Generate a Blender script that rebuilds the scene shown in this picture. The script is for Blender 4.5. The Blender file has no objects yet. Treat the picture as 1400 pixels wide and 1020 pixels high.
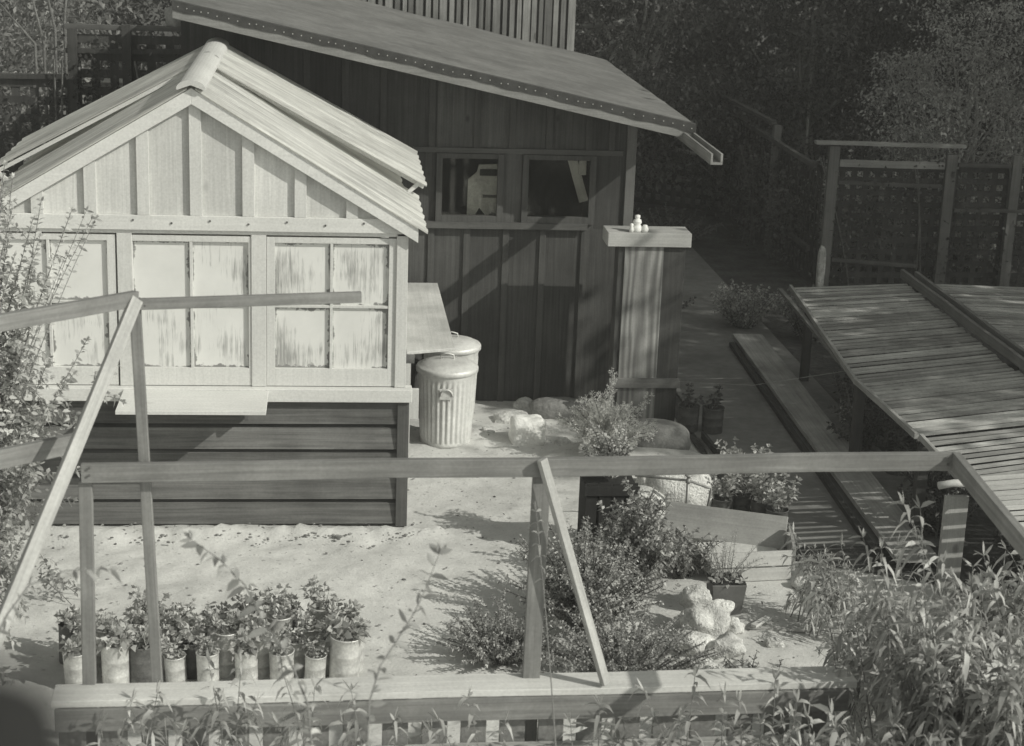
import bpy, math, random
import numpy as np
from mathutils import Vector, Matrix
random.seed(7); rng = np.random.default_rng(11)
sc = bpy.context.scene; COL = sc.collection
R_ = math.radians

# ------------------------------------------------------------------ camera
F_PX, PITCH, ROLL, YAW, CAMH = 2400.0, 0.281234, 0.037496, 0.109347, 5.0
def cam_basis():
    c, s = math.cos, math.sin
    fwd = np.array([s(YAW)*c(PITCH), c(YAW)*c(PITCH), -s(PITCH)]); right = np.array([c(YAW), -s(YAW), 0.0]); up = np.cross(right, fwd)
    return c(ROLL)*right+s(ROLL)*up, -s(ROLL)*right+c(ROLL)*up, fwd
CR, CU, CF = cam_basis(); CC = np.array([0, 0, CAMH])
def ray(px, py): return CF + CR*(px-700)/F_PX - CU*(py-510)/F_PX
def atz(px, py, z=0.0): d = ray(px, py); return Vector(CC+d*((z-CAMH)/d[2]))
def aty(px, py, y): d = ray(px, py); return Vector(CC+d*(y/d[1]))
cd = bpy.data.cameras.new('camera'); cam = bpy.data.objects.new('camera', cd); COL.objects.link(cam)
m = Matrix.Identity(4)
for i in range(3): m[i][0] = CR[i]; m[i][1] = CU[i]; m[i][2] = -CF[i]; m[i][3] = CC[i]
cam.matrix_world = m
cd.sensor_width = 36; cd.lens = F_PX/1400*36; cd.clip_end = 500; cd.clip_start = 0.05
cd.dof.use_dof = True; cd.dof.focus_distance = 13.5; cd.dof.aperture_fstop = 4.2
sc.camera = cam

# ------------------------------------------------------------------ light
SUN = Vector((1.2, -0.75, 0.96)).normalized()
elev = math.asin(SUN.z); az = math.atan2(SUN.x, SUN.y)
w = bpy.data.worlds.new('World'); sc.world = w; w.use_nodes = True
nt = w.node_tree; bg = nt.nodes['Background']
sky = nt.nodes.new('ShaderNodeTexSky'); sky.sky_type = 'NISHITA'; sky.sun_disc = False
sky.sun_elevation = elev; sky.sun_rotation = az
bw = nt.nodes.new('ShaderNodeRGBToBW'); mx = nt.nodes.new('ShaderNodeMix'); mx.data_type = 'RGBA'; mx.blend_type = 'MULTIPLY'; mx.inputs[0].default_value = 1
nt.links.new(sky.outputs[0], bw.inputs[0]); nt.links.new(bw.outputs[0], mx.inputs[6]); mx.inputs[7].default_value = (1.0, 1.02, 0.94, 1)
nt.links.new(mx.outputs[2], bg.inputs[0]); bg.inputs[1].default_value = 0.13
sl = bpy.data.lights.new('sun', 'SUN'); sl.energy = 3.3; sl.angle = R_(0.5); sl.color = (1.0, 0.985, 0.90)
so = bpy.data.objects.new('sun', sl); COL.objects.link(so); so.rotation_euler = SUN.to_track_quat('Z', 'Y').to_euler(); so.location = (12, -8, 12)
sc.view_settings.view_transform = 'Standard'; sc.view_settings.look = 'None'; sc.view_settings.gamma = 1; sc.view_settings.exposure = 0.15

# ------------------------------------------------------------------ materials
MATS = {}
def g3(v, t=1.0): return (v, v, v*0.975, 1)
def nodes(name, rough=0.8, spec=0.3):
    mt = bpy.data.materials.new(name); mt.use_nodes = True; n = mt.node_tree
    b = n.nodes['Principled BSDF']; b.inputs['Roughness'].default_value = rough; b.inputs['Specular IOR Level'].default_value = spec
    return mt, n, b
def N(n, t, **k):
    x = n.nodes.new(t)
    for a, v in k.items(): setattr(x, a, v)
    return x
def noise(n, vec, scale, det=4, rough=0.6, dist=0.0):
    x = N(n, 'ShaderNodeTexNoise'); x.inputs['Scale'].default_value = scale; x.inputs['Detail'].default_value = det
    x.inputs['Roughness'].default_value = rough; x.inputs['Distortion'].default_value = dist; n.links.new(vec, x.inputs['Vector']); return x.outputs['Fac']
def maprange(n, src, a, b, c, d):
    x = N(n, 'ShaderNodeMapRange'); n.links.new(src, x.inputs[0])
    for i, v in enumerate((a, b, c, d)): x.inputs[i+1].default_value = v
    return x.outputs[0]
def math_(n, op, a, b=None, clamp=False):
    x = N(n, 'ShaderNodeMath', operation=op, use_clamp=clamp)
    for i, v in enumerate((a, b)):
        if v is None: continue
        if isinstance(v, (int, float)): x.inputs[i].default_value = v
        else: n.links.new(v, x.inputs[i])
    return x.outputs[0]
def setcol(n, b, val):
    # grey value -> faint warm-green tone of the print
    c = N(n, 'ShaderNodeCombineColor'); n.links.new(val, c.inputs[0]); n.links.new(math_(n, 'MULTIPLY', val, 1.0), c.inputs[1]); n.links.new(math_(n, 'MULTIPLY', val, 0.97), c.inputs[2])
    n.links.new(c.outputs[0], b.inputs['Base Color'])
def coords(n, which='Object', scale=(1, 1, 1)):
    t = N(n, 'ShaderNodeTexCoord'); mp = N(n, 'ShaderNodeMapping'); mp.inputs['Scale'].default_value = scale
    n.links.new(t.outputs[which], mp.inputs['Vector']); return mp.outputs[0]
def bump(n, b, h, strength, dist=0.01):
    x = N(n, 'ShaderNodeBump'); x.inputs['Strength'].default_value = strength; x.inputs['Distance'].default_value = dist
    n.links.new(h, x.inputs['Height']); n.links.new(x.outputs[0], b.inputs['Normal'])
def island(n, lo, hi):
    g = N(n, 'ShaderNodeNewGeometry'); return maprange(n, g.outputs['Random Per Island'], 0, 1, lo, hi)
def wood(name, v, axis='X', var=0.35, grain=1.0, rough=0.85, isl=0.12, blot=0.25, fig=0.0, spec=0.2, knot=0.55):
    if name in MATS: return MATS[name]
    mt, n, b = nodes(name, rough, spec)
    s = {'X': (1.2, 38, 38), 'Y': (38, 1.2, 38), 'Z': (38, 38, 1.2)}[axis]
    gr = noise(n, coords(n, scale=s), 1.0*grain, 5, 0.65, 0.6)
    bl = noise(n, coords(n), 1.7, 4, 0.6)
    sp = noise(n, coords(n), 60, 2, 0.5)
    f = maprange(n, gr, 0.3, 0.7, 1-var, 1+var)
    f = math_(n, 'MULTIPLY', f, maprange(n, bl, 0.3, 0.7, 1-blot, 1+blot))
    f = math_(n, 'MULTIPLY', f, maprange(n, sp, 0.3, 0.7, 0.93, 1.07))
    f = math_(n, 'MULTIPLY', f, island(n, 1-isl, 1+isl))
    vo = N(n, 'ShaderNodeTexVoronoi'); vo.inputs['Scale'].default_value = 3.1; n.links.new(coords(n, scale={'X': (.55, 1, 1), 'Y': (1, .55, 1), 'Z': (1, 1, .55)}[axis]), vo.inputs['Vector'])
    f = math_(n, 'MULTIPLY', f, maprange(n, vo.outputs['Distance'], 0.06, 0.10, knot, 1.0))
    if fig:
        wv = N(n, 'ShaderNodeTexWave', wave_type='BANDS', bands_direction='Y'); wv.inputs['Scale'].default_value = 4.2; wv.inputs['Distortion'].default_value = 11
        wv.inputs['Detail'].default_value = 1.5; wv.inputs['Detail Scale'].default_value = 1.1; n.links.new(coords(n, scale=(0.16, 1, 1)), wv.inputs['Vector'])
        f = math_(n, 'MULTIPLY', f, maprange(n, wv.outputs['Fac'], 0, 1, 1-fig, 1+fig*0.6))
    setcol(n, b, math_(n, 'MULTIPLY', f, v)); bump(n, b, gr, 0.35, 0.004)
    MATS[name] = mt; return mt
def plain(name, v, rough=0.7, var=0.2, scale=6, spec=0.3, metal=0.0, bmp=0.0, isl=0.0, det=5):
    if name in MATS: return MATS[name]
    mt, n, b = nodes(name, rough, spec); b.inputs['Metallic'].default_value = metal
    a = noise(n, coords(n), scale, det, 0.65); a2 = noise(n, coords(n), scale*7, 3, 0.6)
    f = math_(n, 'MULTIPLY', maprange(n, a, 0.3, 0.7, 1-var, 1+var), maprange(n, a2, 0.3, 0.7, 1-var*.5, 1+var*.5))
    if isl: f = math_(n, 'MULTIPLY', f, island(n, 1-isl, 1+isl))
    setcol(n, b, math_(n, 'MULTIPLY', f, v))
    if bmp: bump(n, b, a2, bmp, 0.02)
    MATS[name] = mt; return mt
def leaf(name, v, var=0.4, trans=0.35, rough=0.5, spec=0.4):
    if name in MATS: return MATS[name]
    mt, n, b = nodes(name, rough, spec)
    f = math_(n, 'MULTIPLY', island(n, 1-var, 1+var), v)
    f = math_(n, 'MULTIPLY', f, maprange(n, noise(n, coords(n), 1.3, 4), 0.32, 0.68, 0.6, 1.5))
    setcol(n, b, f)
    tr = N(n, 'ShaderNodeBsdfTranslucent'); tr.inputs[0].default_value = g3(v*1.2); ms = N(n, 'ShaderNodeMixShader'); ms.inputs[0].default_value = trans
    o = n.nodes['Material Output']; n.links.new(b.outputs[0], ms.inputs[1]); n.links.new(tr.outputs[0], ms.inputs[2]); n.links.new(ms.outputs[0], o.inputs[0])
    MATS[name] = mt; return mt

def whitewash_glass():
    mt, n, b = nodes('whitewashed_glass', 0.45, 0.4)
    t = N(n, 'ShaderNodeTexCoord'); sep = N(n, 'ShaderNodeSeparateXYZ'); n.links.new(t.outputs['Generated'], sep.inputs[0])
    x = sep.outputs[0]; z = sep.outputs[2]
    ex = math_(n, 'MINIMUM', x, math_(n, 'SUBTRACT', 1.0, x)); ez = math_(n, 'MINIMUM', z, math_(n, 'SUBTRACT', 1.0, z))
    e = math_(n, 'MINIMUM', ex, ez)
    nz = noise(n, coords(n), 22, 5, 0.7); st = noise(n, coords(n, scale=(48, 1, 3.2)), 1.0, 5, 0.75, 0.3)
    big = noise(n, coords(n), 1.9, 3, 0.6); ri = N(n, 'ShaderNodeObjectInfo')
    lowf = maprange(n, noise(n, coords(n), 4.5, 3, 0.6), 0.42, 0.62, 0.0, 1.0); side = maprange(n, x, 0.0, 1.0, 0.55, 1.0)
    lim_ = math_(n, 'MULTIPLY', maprange(n, nz, 0.35, 0.70, 0.005, 0.14), math_(n, 'MULTIPLY', lowf, side))
    edge = maprange(n, math_(n, 'SUBTRACT', e, lim_), -0.012, 0.006, 0.85, 0)
    s2 = math_(n, 'ADD', st, math_(n, 'MULTIPLY', math_(n, 'SUBTRACT', big, 0.5), 1.25))
    s2 = math_(n, 'ADD', s2, math_(n, 'MULTIPLY', math_(n, 'SUBTRACT', ri.outputs['Random'], 0.65), 0.18))
    streak = maprange(n, s2, 0.56, 0.80, 0, 0.7)
    k = math_(n, 'MAXIMUM', edge, streak)
    val = math_(n, 'MULTIPLY', maprange(n, k, 0, 1, 0.70, 0.15), maprange(n, noise(n, coords(n), 5, 4), 0.3, 0.7, 0.95, 1.05))
    setcol(n, b, val); bump(n, b, k, -0.3, 0.003); return mt
def roof_sheet():
    mt, n, b = nodes('whitewashed_corrugated', 0.6, 0.3)
    st = noise(n, coords(n, scale=(1.1, 22, 1.1)), 1.0, 5, 0.7, 0.4); bl = noise(n, coords(n), 3, 4); fl = noise(n, coords(n), 40, 3)
    f = math_(n, 'MULTIPLY', maprange(n, st, 0.36, 0.60, 0.42, 0.85), maprange(n, bl, 0.3, 0.7, 0.85, 1.1))
    f = math_(n, 'MULTIPLY', f, maprange(n, fl, 0.3, 0.7, 0.92, 1.06))
    setcol(n, b, f); tr = N(n, 'ShaderNodeBsdfTranslucent'); tr.inputs[0].default_value = g3(0.95); ms = N(n, 'ShaderNodeMixShader'); ms.inputs[0].default_value = 0.52
    o = n.nodes['Material Output']; n.links.new(b.outputs[0], ms.inputs[1]); n.links.new(tr.outputs[0], ms.inputs[2]); n.links.new(ms.outputs[0], o.inputs[0]); return mt
def soil_mat():
    mt, n, b = nodes('sandy_soil', 0.95, 0.1)
    c = coords(n)
    a = noise(n, c, 0.55, 6, 0.65); d = noise(n, c, 5, 6, 0.7); e = noise(n, c, 55, 4, 0.7); sp = noise(n, c, 24, 2, 0.5)
    f = math_(n, 'MULTIPLY', maprange(n, a, 0.3, 0.7, 0.74, 1.12), maprange(n, d, 0.3, 0.7, 0.86, 1.10))
    f = math_(n, 'MULTIPLY', f, maprange(n, e, 0.3, 0.7, 0.9, 1.09))
    f = math_(n, 'MULTIPLY', f, maprange(n, sp, 0.66, 0.72, 1.0, 0.6))
    setcol(n, b, math_(n, 'MULTIPLY', f, 0.63)); bump(n, b, math_(n, 'ADD', e, math_(n, 'MULTIPLY', d, 3.0)), 0.28, 0.02); return mt
def glass_mat():
    mt, n, b = nodes('dusty_glass', 0.1); n.nodes.remove(b)
    tr = N(n, 'ShaderNodeBsdfTransparent'); tr.inputs[0].default_value = g3(0.92); gl = N(n, 'ShaderNodeBsdfGlossy'); gl.inputs['Roughness'].default_value = 0.03; gl.inputs[0].default_value = g3(0.9)
    ms = N(n, 'ShaderNodeMixShader'); ms.inputs[0].default_value = 0.05
    n.links.new(tr.outputs[0], ms.inputs[1]); n.links.new(gl.outputs[0], ms.inputs[2]); n.links.new(ms.outputs[0], n.nodes['Material Output'].inputs[0]); return mt

GABLE = wood('cream_painted_boards', 0.56, 'Z', 0.12, isl=0.10, blot=0.10, rough=0.6, knot=0.86)
TRIM = wood('cream_painted_trim', 0.64, 'X', 0.06, isl=0.04, blot=0.07, rough=0.6, knot=0.86)
TRIMZ = wood('cream_painted_upright', 0.60, 'Z', 0.06, isl=0.04, blot=0.06, rough=0.55, knot=0.86)
SIDING = wood('dark_stained_siding', 0.125, 'X', 0.35, isl=0.18, blot=0.3)
SHEDW = wood('dark_stained_shed_boards', 0.072, 'Z', 0.3, isl=0.3, blot=0.25)
SHEDT = wood('dark_stained_shed_trim', 0.095, 'X', 0.2, isl=0.1, blot=0.2)
SHEDTZ = wood('dark_stained_shed_upright', 0.075, 'Z', 0.2, isl=0.1, blot=0.2)
FASCIA = wood('weathered_fascia', 0.22, 'X', 0.15, isl=0.05, blot=0.15)
LUMBER = wood('weathered_lumber', 0.21, 'X', 0.25, isl=0.12, blot=0.3)
LUMBERL = wood('pale_and_sunlit_lumber', 0.38, 'X', 0.22, isl=0.1, blot=0.25)
RAILTOP = wood('pale_rail_board', 0.60, 'X', 0.12, blot=0.15)
PICK = wood('weathered_picket', 0.20, 'Z', 0.18, isl=0.2)
PLANK = wood('grey_plank', 0.36, 'X', 0.25, blot=0.3)
PILL = wood('figured_weathered_board', 0.23, 'X', 0.2, fig=0.38, blot=0.3, isl=0.1)
LATH = wood('grey_lath', 0.36, 'X', 0.25, isl=0.35, blot=0.35)
LATH_LIT = wood('sunlit_lath', 0.52, 'X', 0.15, isl=0.15, blot=0.15)  # paler copy of the lath; sun on the near panels put into its colour
LATHB = wood('grey_lath_beam', 0.17, 'X', 0.2, isl=0.1)
FENCE = wood('dark_fence_wood', 0.055, 'Z', 0.25, isl=0.2, blot=0.3)
FENCEX = wood('dark_fence_rail', 0.10, 'X', 0.25, isl=0.2, blot=0.35)
SLAT = wood('pale_slats', 0.20, 'Z', 0.3, isl=0.4, blot=0.3)
BOXW = wood('whitish_box_board', 0.50, 'X', 0.12, blot=0.15)
FELT = plain('roofing_felt', 0.15, 0.9, 0.28, 2.2, bmp=0.3)
FELTD = plain('felt_edge', 0.05, 0.9, 0.3, 10)
NAIL = plain('nail_heads', 0.5, 0.4, 0.1, metal=0.6)
GALV = plain('galvanised_metal', 0.66, 0.5, 0.16, 5, 0.5, metal=0.2, bmp=.15)
TIN = plain('dull_tin_can', 0.64, 0.45, 0.3, 9, 0.5, metal=0.3, bmp=0.1)
TIND = plain('dark_rusty_tin', 0.12, 0.6, 0.4, 12, 0.4)
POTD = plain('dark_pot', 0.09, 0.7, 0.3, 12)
SOILD = plain('potting_soil', 0.035, 0.95, 0.4, 30, bmp=0.6)
ROCK = plain('pale_rock', 0.58, 0.9, 0.38, 7, bmp=0.9)
ROCKD = plain('brownish_boulder', 0.22, 0.9, 0.35, 4, bmp=0.6)
WHITE = plain('white_ceramic', 0.75, 0.4, 0.08, 12)
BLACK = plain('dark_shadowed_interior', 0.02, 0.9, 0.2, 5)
PIPE = plain('dull_pipe', 0.30, 0.5, 0.3, 20, metal=0.4)
BARK = plain('bark', 0.14, 0.9, 0.4, 14, bmp=0.6)
BARKL = plain('pale_bark', 0.34, 0.9, 0.3, 14, bmp=0.4)
STEM = plain('green_stem', 0.18, 0.7, 0.2, 14)
CONC = plain('worn_path', 0.20, 0.9, 0.25, 1.5, bmp=0.4, det=8)
SOIL = soil_mat(); WASH = whitewash_glass(); SHEET = roof_sheet(); GLASS = glass_mat()
LF_T = leaf('dark_tree_leaves', 0.10, 0.5, 0.25)
LF_TL = leaf('light_tree_leaves', 0.20, 0.45, 0.35)
LF_V = leaf('climber_leaves', 0.09, 0.4, 0.3)
LF_S = leaf('pale_shrub_leaves', 0.50, 0.35, 0.35)
LF_M = leaf('grey_green_leaves', 0.36, 0.5, 0.3)
LF_W = leaf('long_downy_leaves', 0.38, 0.5, 0.35)
LF_P = leaf('seedling_leaves', 0.46, 0.5, 0.3)
LF_C = leaf('feathery_fronds', 0.60, 0.3, 0.5)

# ------------------------------------------------------------------ mesh helpers
class MB:
    def __init__(s): s.v = []; s.f = []; s.n = 0
    def add(s, verts, faces):
        o = s.n; s.v.extend([tuple(p) for p in verts]); s.f.extend([tuple(i+o for i in f) for f in faces]); s.n += len(verts)
    def box(s, x0, x1, y0, y1, z0, z1):
        s.add([(x, y, z) for z in (z0, z1) for y in (y0, y1) for x in (x0, x1)],
              [(0, 2, 3, 1), (4, 5, 7, 6), (0, 1, 5, 4), (2, 6, 7, 3), (0, 4, 6, 2), (1, 3, 7, 5)]); return s
    def hexa(s, b, t):   # bottom quad, top quad (ccw from above)
        s.add(list(b)+list(t), [(3, 2, 1, 0), (4, 5, 6, 7), (0, 1, 5, 4), (1, 2, 6, 5), (2, 3, 7, 6), (3, 0, 4, 7)]); return s
    def prism(s, pts, y0, y1):  # pts in xz, extruded along y
        n = len(pts); s.add([(p[0], y0, p[1]) for p in pts]+[(p[0], y1, p[1]) for p in pts],
            [tuple(range(n)), tuple(range(2*n-1, n-1, -1))]+[(i, i+n, (i+1) % n+n, (i+1) % n) for i in range(n)]); return s
    def beam(s, p, q, wd, ht, up=(0, 0, 1)):
        p = Vector(p); q = Vector(q); d = (q-p).normalized(); u = Vector(up); sd = d.cross(u).normalized(); u = sd.cross(d)
        a = [p+sd*i*wd/2+u*j*ht/2 for i, j in ((-1, -1), (1, -1), (1, 1), (-1, 1))]; b = [v+(q-p) for v in a]
        s.add(a+b, [(0, 1, 2, 3), (7, 6, 5, 4), (0, 4, 5, 1), (1, 5, 6, 2), (2, 6, 7, 3), (3, 7, 4, 0)]); return s
    def tube(s, pts, r, n=6, cap=True):
        pts = [Vector(p) for p in pts]; rs = r if isinstance(r, (list, tuple)) else [r]*len(pts); V = []; Fc = []
        ref = Vector((0.3, 0.2, 1)).normalized()
        for i, p in enumerate(pts):
            d = (pts[min(i+1, len(pts)-1)]-pts[max(i-1, 0)])
            d = d.normalized() if d.length > 1e-9 else Vector((0, 0, 1))
            a = d.cross(ref); a = a.normalized() if a.length > 0.05 else d.cross(Vector((1, 0, 0))).normalized(); b = d.cross(a)
            for k in range(n):
                t = 2*math.pi*k/n; V.append(p+(a*math.cos(t)+b*math.sin(t))*rs[i])
        for i in range(len(pts)-1):
            for k in range(n): k2 = (k+1) % n; Fc.append((i*n+k, i*n+k2, (i+1)*n+k2, (i+1)*n+k))
        if cap: Fc += [tuple(range(n-1, -1, -1)), tuple((len(pts)-1)*n+k for k in range(n))]
        s.add(V, Fc); return s
    def lathe(s, c, prof, n=24, fl=0, fa=0.0, fz=(0, 0)):
        V = []; Fc = []
        for r, z in prof:
            for k in range(n):
                t = 2*math.pi*k/n; rr = r+(fa*math.cos(fl*t) if fl and fz[0] <= z <= fz[1] else 0); V.append((c[0]+rr*math.cos(t), c[1]+rr*math.sin(t), c[2]+z))
        for i in range(len(prof)-1):
            for k in range(n): k2 = (k+1) % n; Fc.append((i*n+k, i*n+k2, (i+1)*n+k2, (i+1)*n+k))
        s.add(V, Fc); return s
    def build(s, name, mat, parent=None, bev=0.0, smooth=False):
        me = bpy.data.meshes.new(name); me.from_pydata(s.v, [], s.f); me.materials.append(mat); me.update()
        if smooth: me.shade_smooth()
        return link(name, me, parent, bev)
def link(name, me, parent=None, bev=0.0):
    o = bpy.data.objects.new(name, me); COL.objects.link(o)
    if parent is not None: o.parent = parent; o.matrix_parent_inverse = inv_of(parent)
    if bev:
        md = o.modifiers.new('bevel', 'BEVEL'); md.width = bev; md.segments = 2; md.limit_method = 'ANGLE'
    return o
WM = {}
def inv_of(o): return WM.get(o.name, Matrix.Identity(4)).inverted()
def empty(name, loc):
    o = bpy.data.objects.new(name, None); COL.objects.link(o); o.location = loc; o.empty_display_size = 0.1; WM[o.name] = Matrix.Translation(Vector(loc)); return o
def tag(o, label, cat, group=None, kind=None):
    o['label'] = label
    if cat: o['category'] = cat
    if group: o['group'] = group
    if kind: o['kind'] = kind
    return o
def thing(name, loc, label, cat, group=None): return tag(empty(name, loc), label, cat, group)
def struct(o): o['kind'] = 'structure'; return o
def board(name, p, q, wd, ht, mat, parent=None, up=(0, 0, 1), bev=0.003, twist=0.0):
    """a single board: local X along its length so the grain follows it"""
    p = Vector(p); q = Vector(q); d = (q-p); L = d.length; d.normalize(); u = Vector(up); sd = u.cross(d).normalized(); u = d.cross(sd)
    mb = MB(); n = max(1, int(L/0.6)); V = []; Fc = []
    for i in range(n+1):
        x = L*i/n; wob = 0.004*math.sin(i*2.1+L*7)*(0 < i < n)
        V += [(x, -wd/2, -ht/2+wob), (x, wd/2, -ht/2+wob), (x, wd/2, ht/2+wob), (x, -wd/2, ht/2+wob)]
    for i in range(n):
        a = 4*i
        for k in range(4): k2 = (k+1) % 4; Fc.append((a+k, a+k2, a+4+k2, a+4+k))
    Fc += [(3, 2, 1, 0), (4*n, 4*n+1, 4*n+2, 4*n+3)]
    Fc = [tuple(reversed(f)) for f in Fc]
    mb.add(V, Fc); me = bpy.data.meshes.new(name); me.from_pydata(mb.v, [], mb.f); me.materials.append(mat); me.update()
    o = link(name, me, None, bev)
    M = Matrix.Identity(4)
    for i in range(3): M[i][0] = d[i]; M[i][1] = sd[i]; M[i][2] = u[i]; M[i][3] = p[i]
    o.matrix_basis = M; WM[o.name] = M.copy()
    if parent is not None: o.parent = parent; o.matrix_parent_inverse = inv_of(parent)
    return o
def blob(c, r, seed=0, sub=3, amp=0.18, flat=0.0, sq=2.0):
    """rock-like closed mesh"""
    import bmesh
    bm = bmesh.new(); bmesh.ops.create_icosphere(bm, subdivisions=sub, radius=1); rn = random.Random(seed)
    ks = [(Vector((rn.uniform(-1, 1), rn.uniform(-1, 1), rn.uniform(-1, 1))).normalized()*rn.uniform(1.2, 5), rn.uniform(0, 6), rn.uniform(.3, 1)) for _ in range(10)]
    mb = MB(); V = []
    for v in bm.verts:
        d = v.co.copy(); k = (abs(d.x)**sq+abs(d.y)**sq+abs(d.z)**sq)**(-1/sq); p = d*k
        h = sum(a*((1-2*abs(math.sin(kk.dot(d)*.9+ph))) if (q_ % 2 and amp > .19) else math.sin(kk.dot(d)*1.6+ph)) for q_, (kk, ph, a) in enumerate(ks))/5
        p = p*(1+amp*h); V.append((c[0]+p.x*r[0], c[1]+p.y*r[1], max(c[2]+p.z*r[2], flat if flat is not None else -9)))
    mb.add(V, [[v.index for v in f.verts] for f in bm.faces]); bm.free(); return mb

# ------------------------------------------------------------------ foliage helpers
def unit(a): return a/np.maximum(np.linalg.norm(a, axis=-1, keepdims=True), 1e-9)
class LB:
    """many leaves in one mesh"""
    def __init__(s): s.P = []; s.D = []; s.L = []; s.W = []; s.dr = []
    def add(s, P, D, L, W, dr=0.0):
        P = np.atleast_2d(P); n = len(P); s.P.append(P); s.D.append(unit(np.atleast_2d(D)*np.ones((n, 1)))); s.L.append(np.ones(n)*L); s.W.append(np.ones(n)*W); s.dr.append(np.ones(n)*dr)
    def build(s, name, mat, parent=None, long=False):
        P = np.concatenate(s.P); D = np.concatenate(s.D); L = np.concatenate(s.L)[:, None]; W = np.concatenate(s.W)[:, None]; dr = np.concatenate(s.dr)[:, None]
        n = len(P); rnd = unit(rng.normal(size=(n, 3))+np.array([0, 0, 0.9])); S = unit(np.cross(D, rnd)); Nn = np.cross(S, D); Z = np.array([0, 0, -1.0])
        if long:
            def c(t): return P+D*L*t+Z*dr*L*t*t
            V = np.stack([c(0), c(.3)-S*W*.45+Nn*W*.12, c(.3)+S*W*.45+Nn*W*.12, c(.65)-S*W*.4+Nn*W*.1, c(.65)+S*W*.4+Nn*W*.1, c(1.0), c(.32), c(.66)], 1); k = 8
            Fc = [(0, 6, 1), (0, 2, 6), (1, 6, 7, 3), (6, 2, 4, 7), (3, 7, 5), (7, 4, 5)]
        else:
            V = np.stack([P, P+D*L*.45-S*W*.5+Nn*W*.12, P+D*L+Z*dr*L, P+D*L*.45+S*W*.5+Nn*W*.12], 1); k = 4; Fc = [(0, 3, 2, 1)]
        V = V.reshape(-1, 3); faces = []
        for f in Fc: faces.append((np.arange(n)[:, None]*k+np.array(f)))
        me = bpy.data.meshes.new(name); fl = [];
        tot = sum(len(f)*n for f in Fc)
        me.vertices.add(len(V)); me.vertices.foreach_set('co', V.astype(np.float32).ravel())
        loops = np.concatenate([f.ravel() for f in faces]).astype(np.int32); me.loops.add(len(loops)); me.loops.foreach_set('vertex_index', loops)
        sizes = np.concatenate([np.full(n, len(f)) for f in Fc]); starts = np.concatenate([[0], np.cumsum(sizes)[:-1]]).astype(np.int32)
        me.polygons.add(len(sizes)); me.polygons.foreach_set('loop_start', starts)
        me.update(calc_edges=True); me.validate(); me.materials.append(mat)
        return link(name, me, parent)
def bez(p, q, bend, n=8):
    p = np.array(p, float); q = np.array(q, float); m_ = (p+q)/2+np.array(bend, float); t = np.linspace(0, 1, n)[:, None]
    return (1-t)**2*p+2*t*(1-t)*m_+t*t*q
def resample(pts, step):
    seg = np.linalg.norm(np.diff(pts, axis=0), axis=1); cum = np.concatenate([[0], np.cumsum(seg)]); n = max(2, int(cum[-1]/step)+1); s = np.linspace(0, cum[-1], n)
    P = np.stack([np.interp(s, cum, pts[:, i]) for i in range(3)], 1); T = unit(np.gradient(P, axis=0)); return P, T, s/cum[-1]
def leafy(lb, sb, pts, r, ll, lw, step, droop=0.3, start=0.1, out=0.9, tip=True, per=2, fwd=0.55):
    if droop >= 1.0: out, fwd = 0.8, 0.62
    """leaves set in pairs along a stem"""
    if sb is not None: sb.tube(pts, [r*(1-0.7*i/(len(pts)-1)) for i in range(len(pts))], 5)
    P, T, s = resample(np.array(pts), step); k = s >= start; P, T, s = P[k], T[k], s[k]
    if len(P) == 0: return
    ref = unit(np.cross(T, np.array([0.31, 0.2, 0.93]))); ref2 = np.cross(T, ref)
    for j in range(per):
        a = (np.arange(len(P))*1.7+j*2*math.pi/per+rng.uniform(0, 1, len(P)))[:, None]
        O = ref*np.cos(a)+ref2*np.sin(a); D = unit(O*out+T*fwd+rng.normal(size=P.shape)*0.15)
        sz = rng.uniform(0.7, 1.1, len(P))*(1-0.35*np.abs(s-0.5))
        lb.add(P, D, ll*sz, lw*sz, droop*rng.uniform(.3, 1.4, len(P)))
    if tip: lb.add(np.repeat(P[-1:], 3, 0), T[-1]+rng.normal(size=(3, 3))*0.35, ll*0.6, lw*0.5, 0)
def shrub(name, base, h, spread, ns, ll, lw, step, label, cat, lm, lean=(0, 0), group=None, droop=0.3, side=3, start=0.1, sm=None, r=0.008, top=0.5, long=False, sidelen=0.4, sphere=0.0):
    """woody base, ns leaders, side shoots with leaves"""
    t = thing(name, base, label, cat, group); lb = LB(); sb = MB(); base = np.array(base, float)
    for i in range(ns):
        a = rng.uniform(0, 2*math.pi); rr = spread*math.sqrt(rng.uniform(0, 1)); hh = h*rng.uniform(top, 1.0)*(1-sphere*(rr/spread)**2)
        q = base+np.array([math.cos(a)*rr+lean[0]*hh, math.sin(a)*rr+lean[1]*hh, hh]); p = base+np.array([math.cos(a)*rr*0.25, math.sin(a)*rr*0.25, 0])
        pts = bez(p, q, (math.cos(a)*-0.1*hh+rng.normal()*0.05, math.sin(a)*-0.1*hh, 0.12*hh)); leafy(lb, sb, pts, r, ll, lw, step, droop, start)
        for j in range(side):
            u = rng.uniform(max(start, 0.15), 0.95); k = u*(len(pts)-1); i0 = int(k); P0 = pts[i0]+(pts[min(i0+1, len(pts)-1)]-pts[i0])*(k-i0)
            b = rng.uniform(0, 2*math.pi); L = h*sidelen*rng.uniform(.4, 1)*(1.15-u); Q = P0+np.array([math.cos(b)*L*.75, math.sin(b)*L*.75, L*rng.uniform(.3, .8)])
            leafy(lb, sb, bez(P0, Q, (0, 0, L*.1), 5), r*.5, ll*.85, lw*.85, step, droop, 0.1)
    sb.build('stems', sm or STEM, t); lb.build('foliage', lm, t, long); return t
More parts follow.
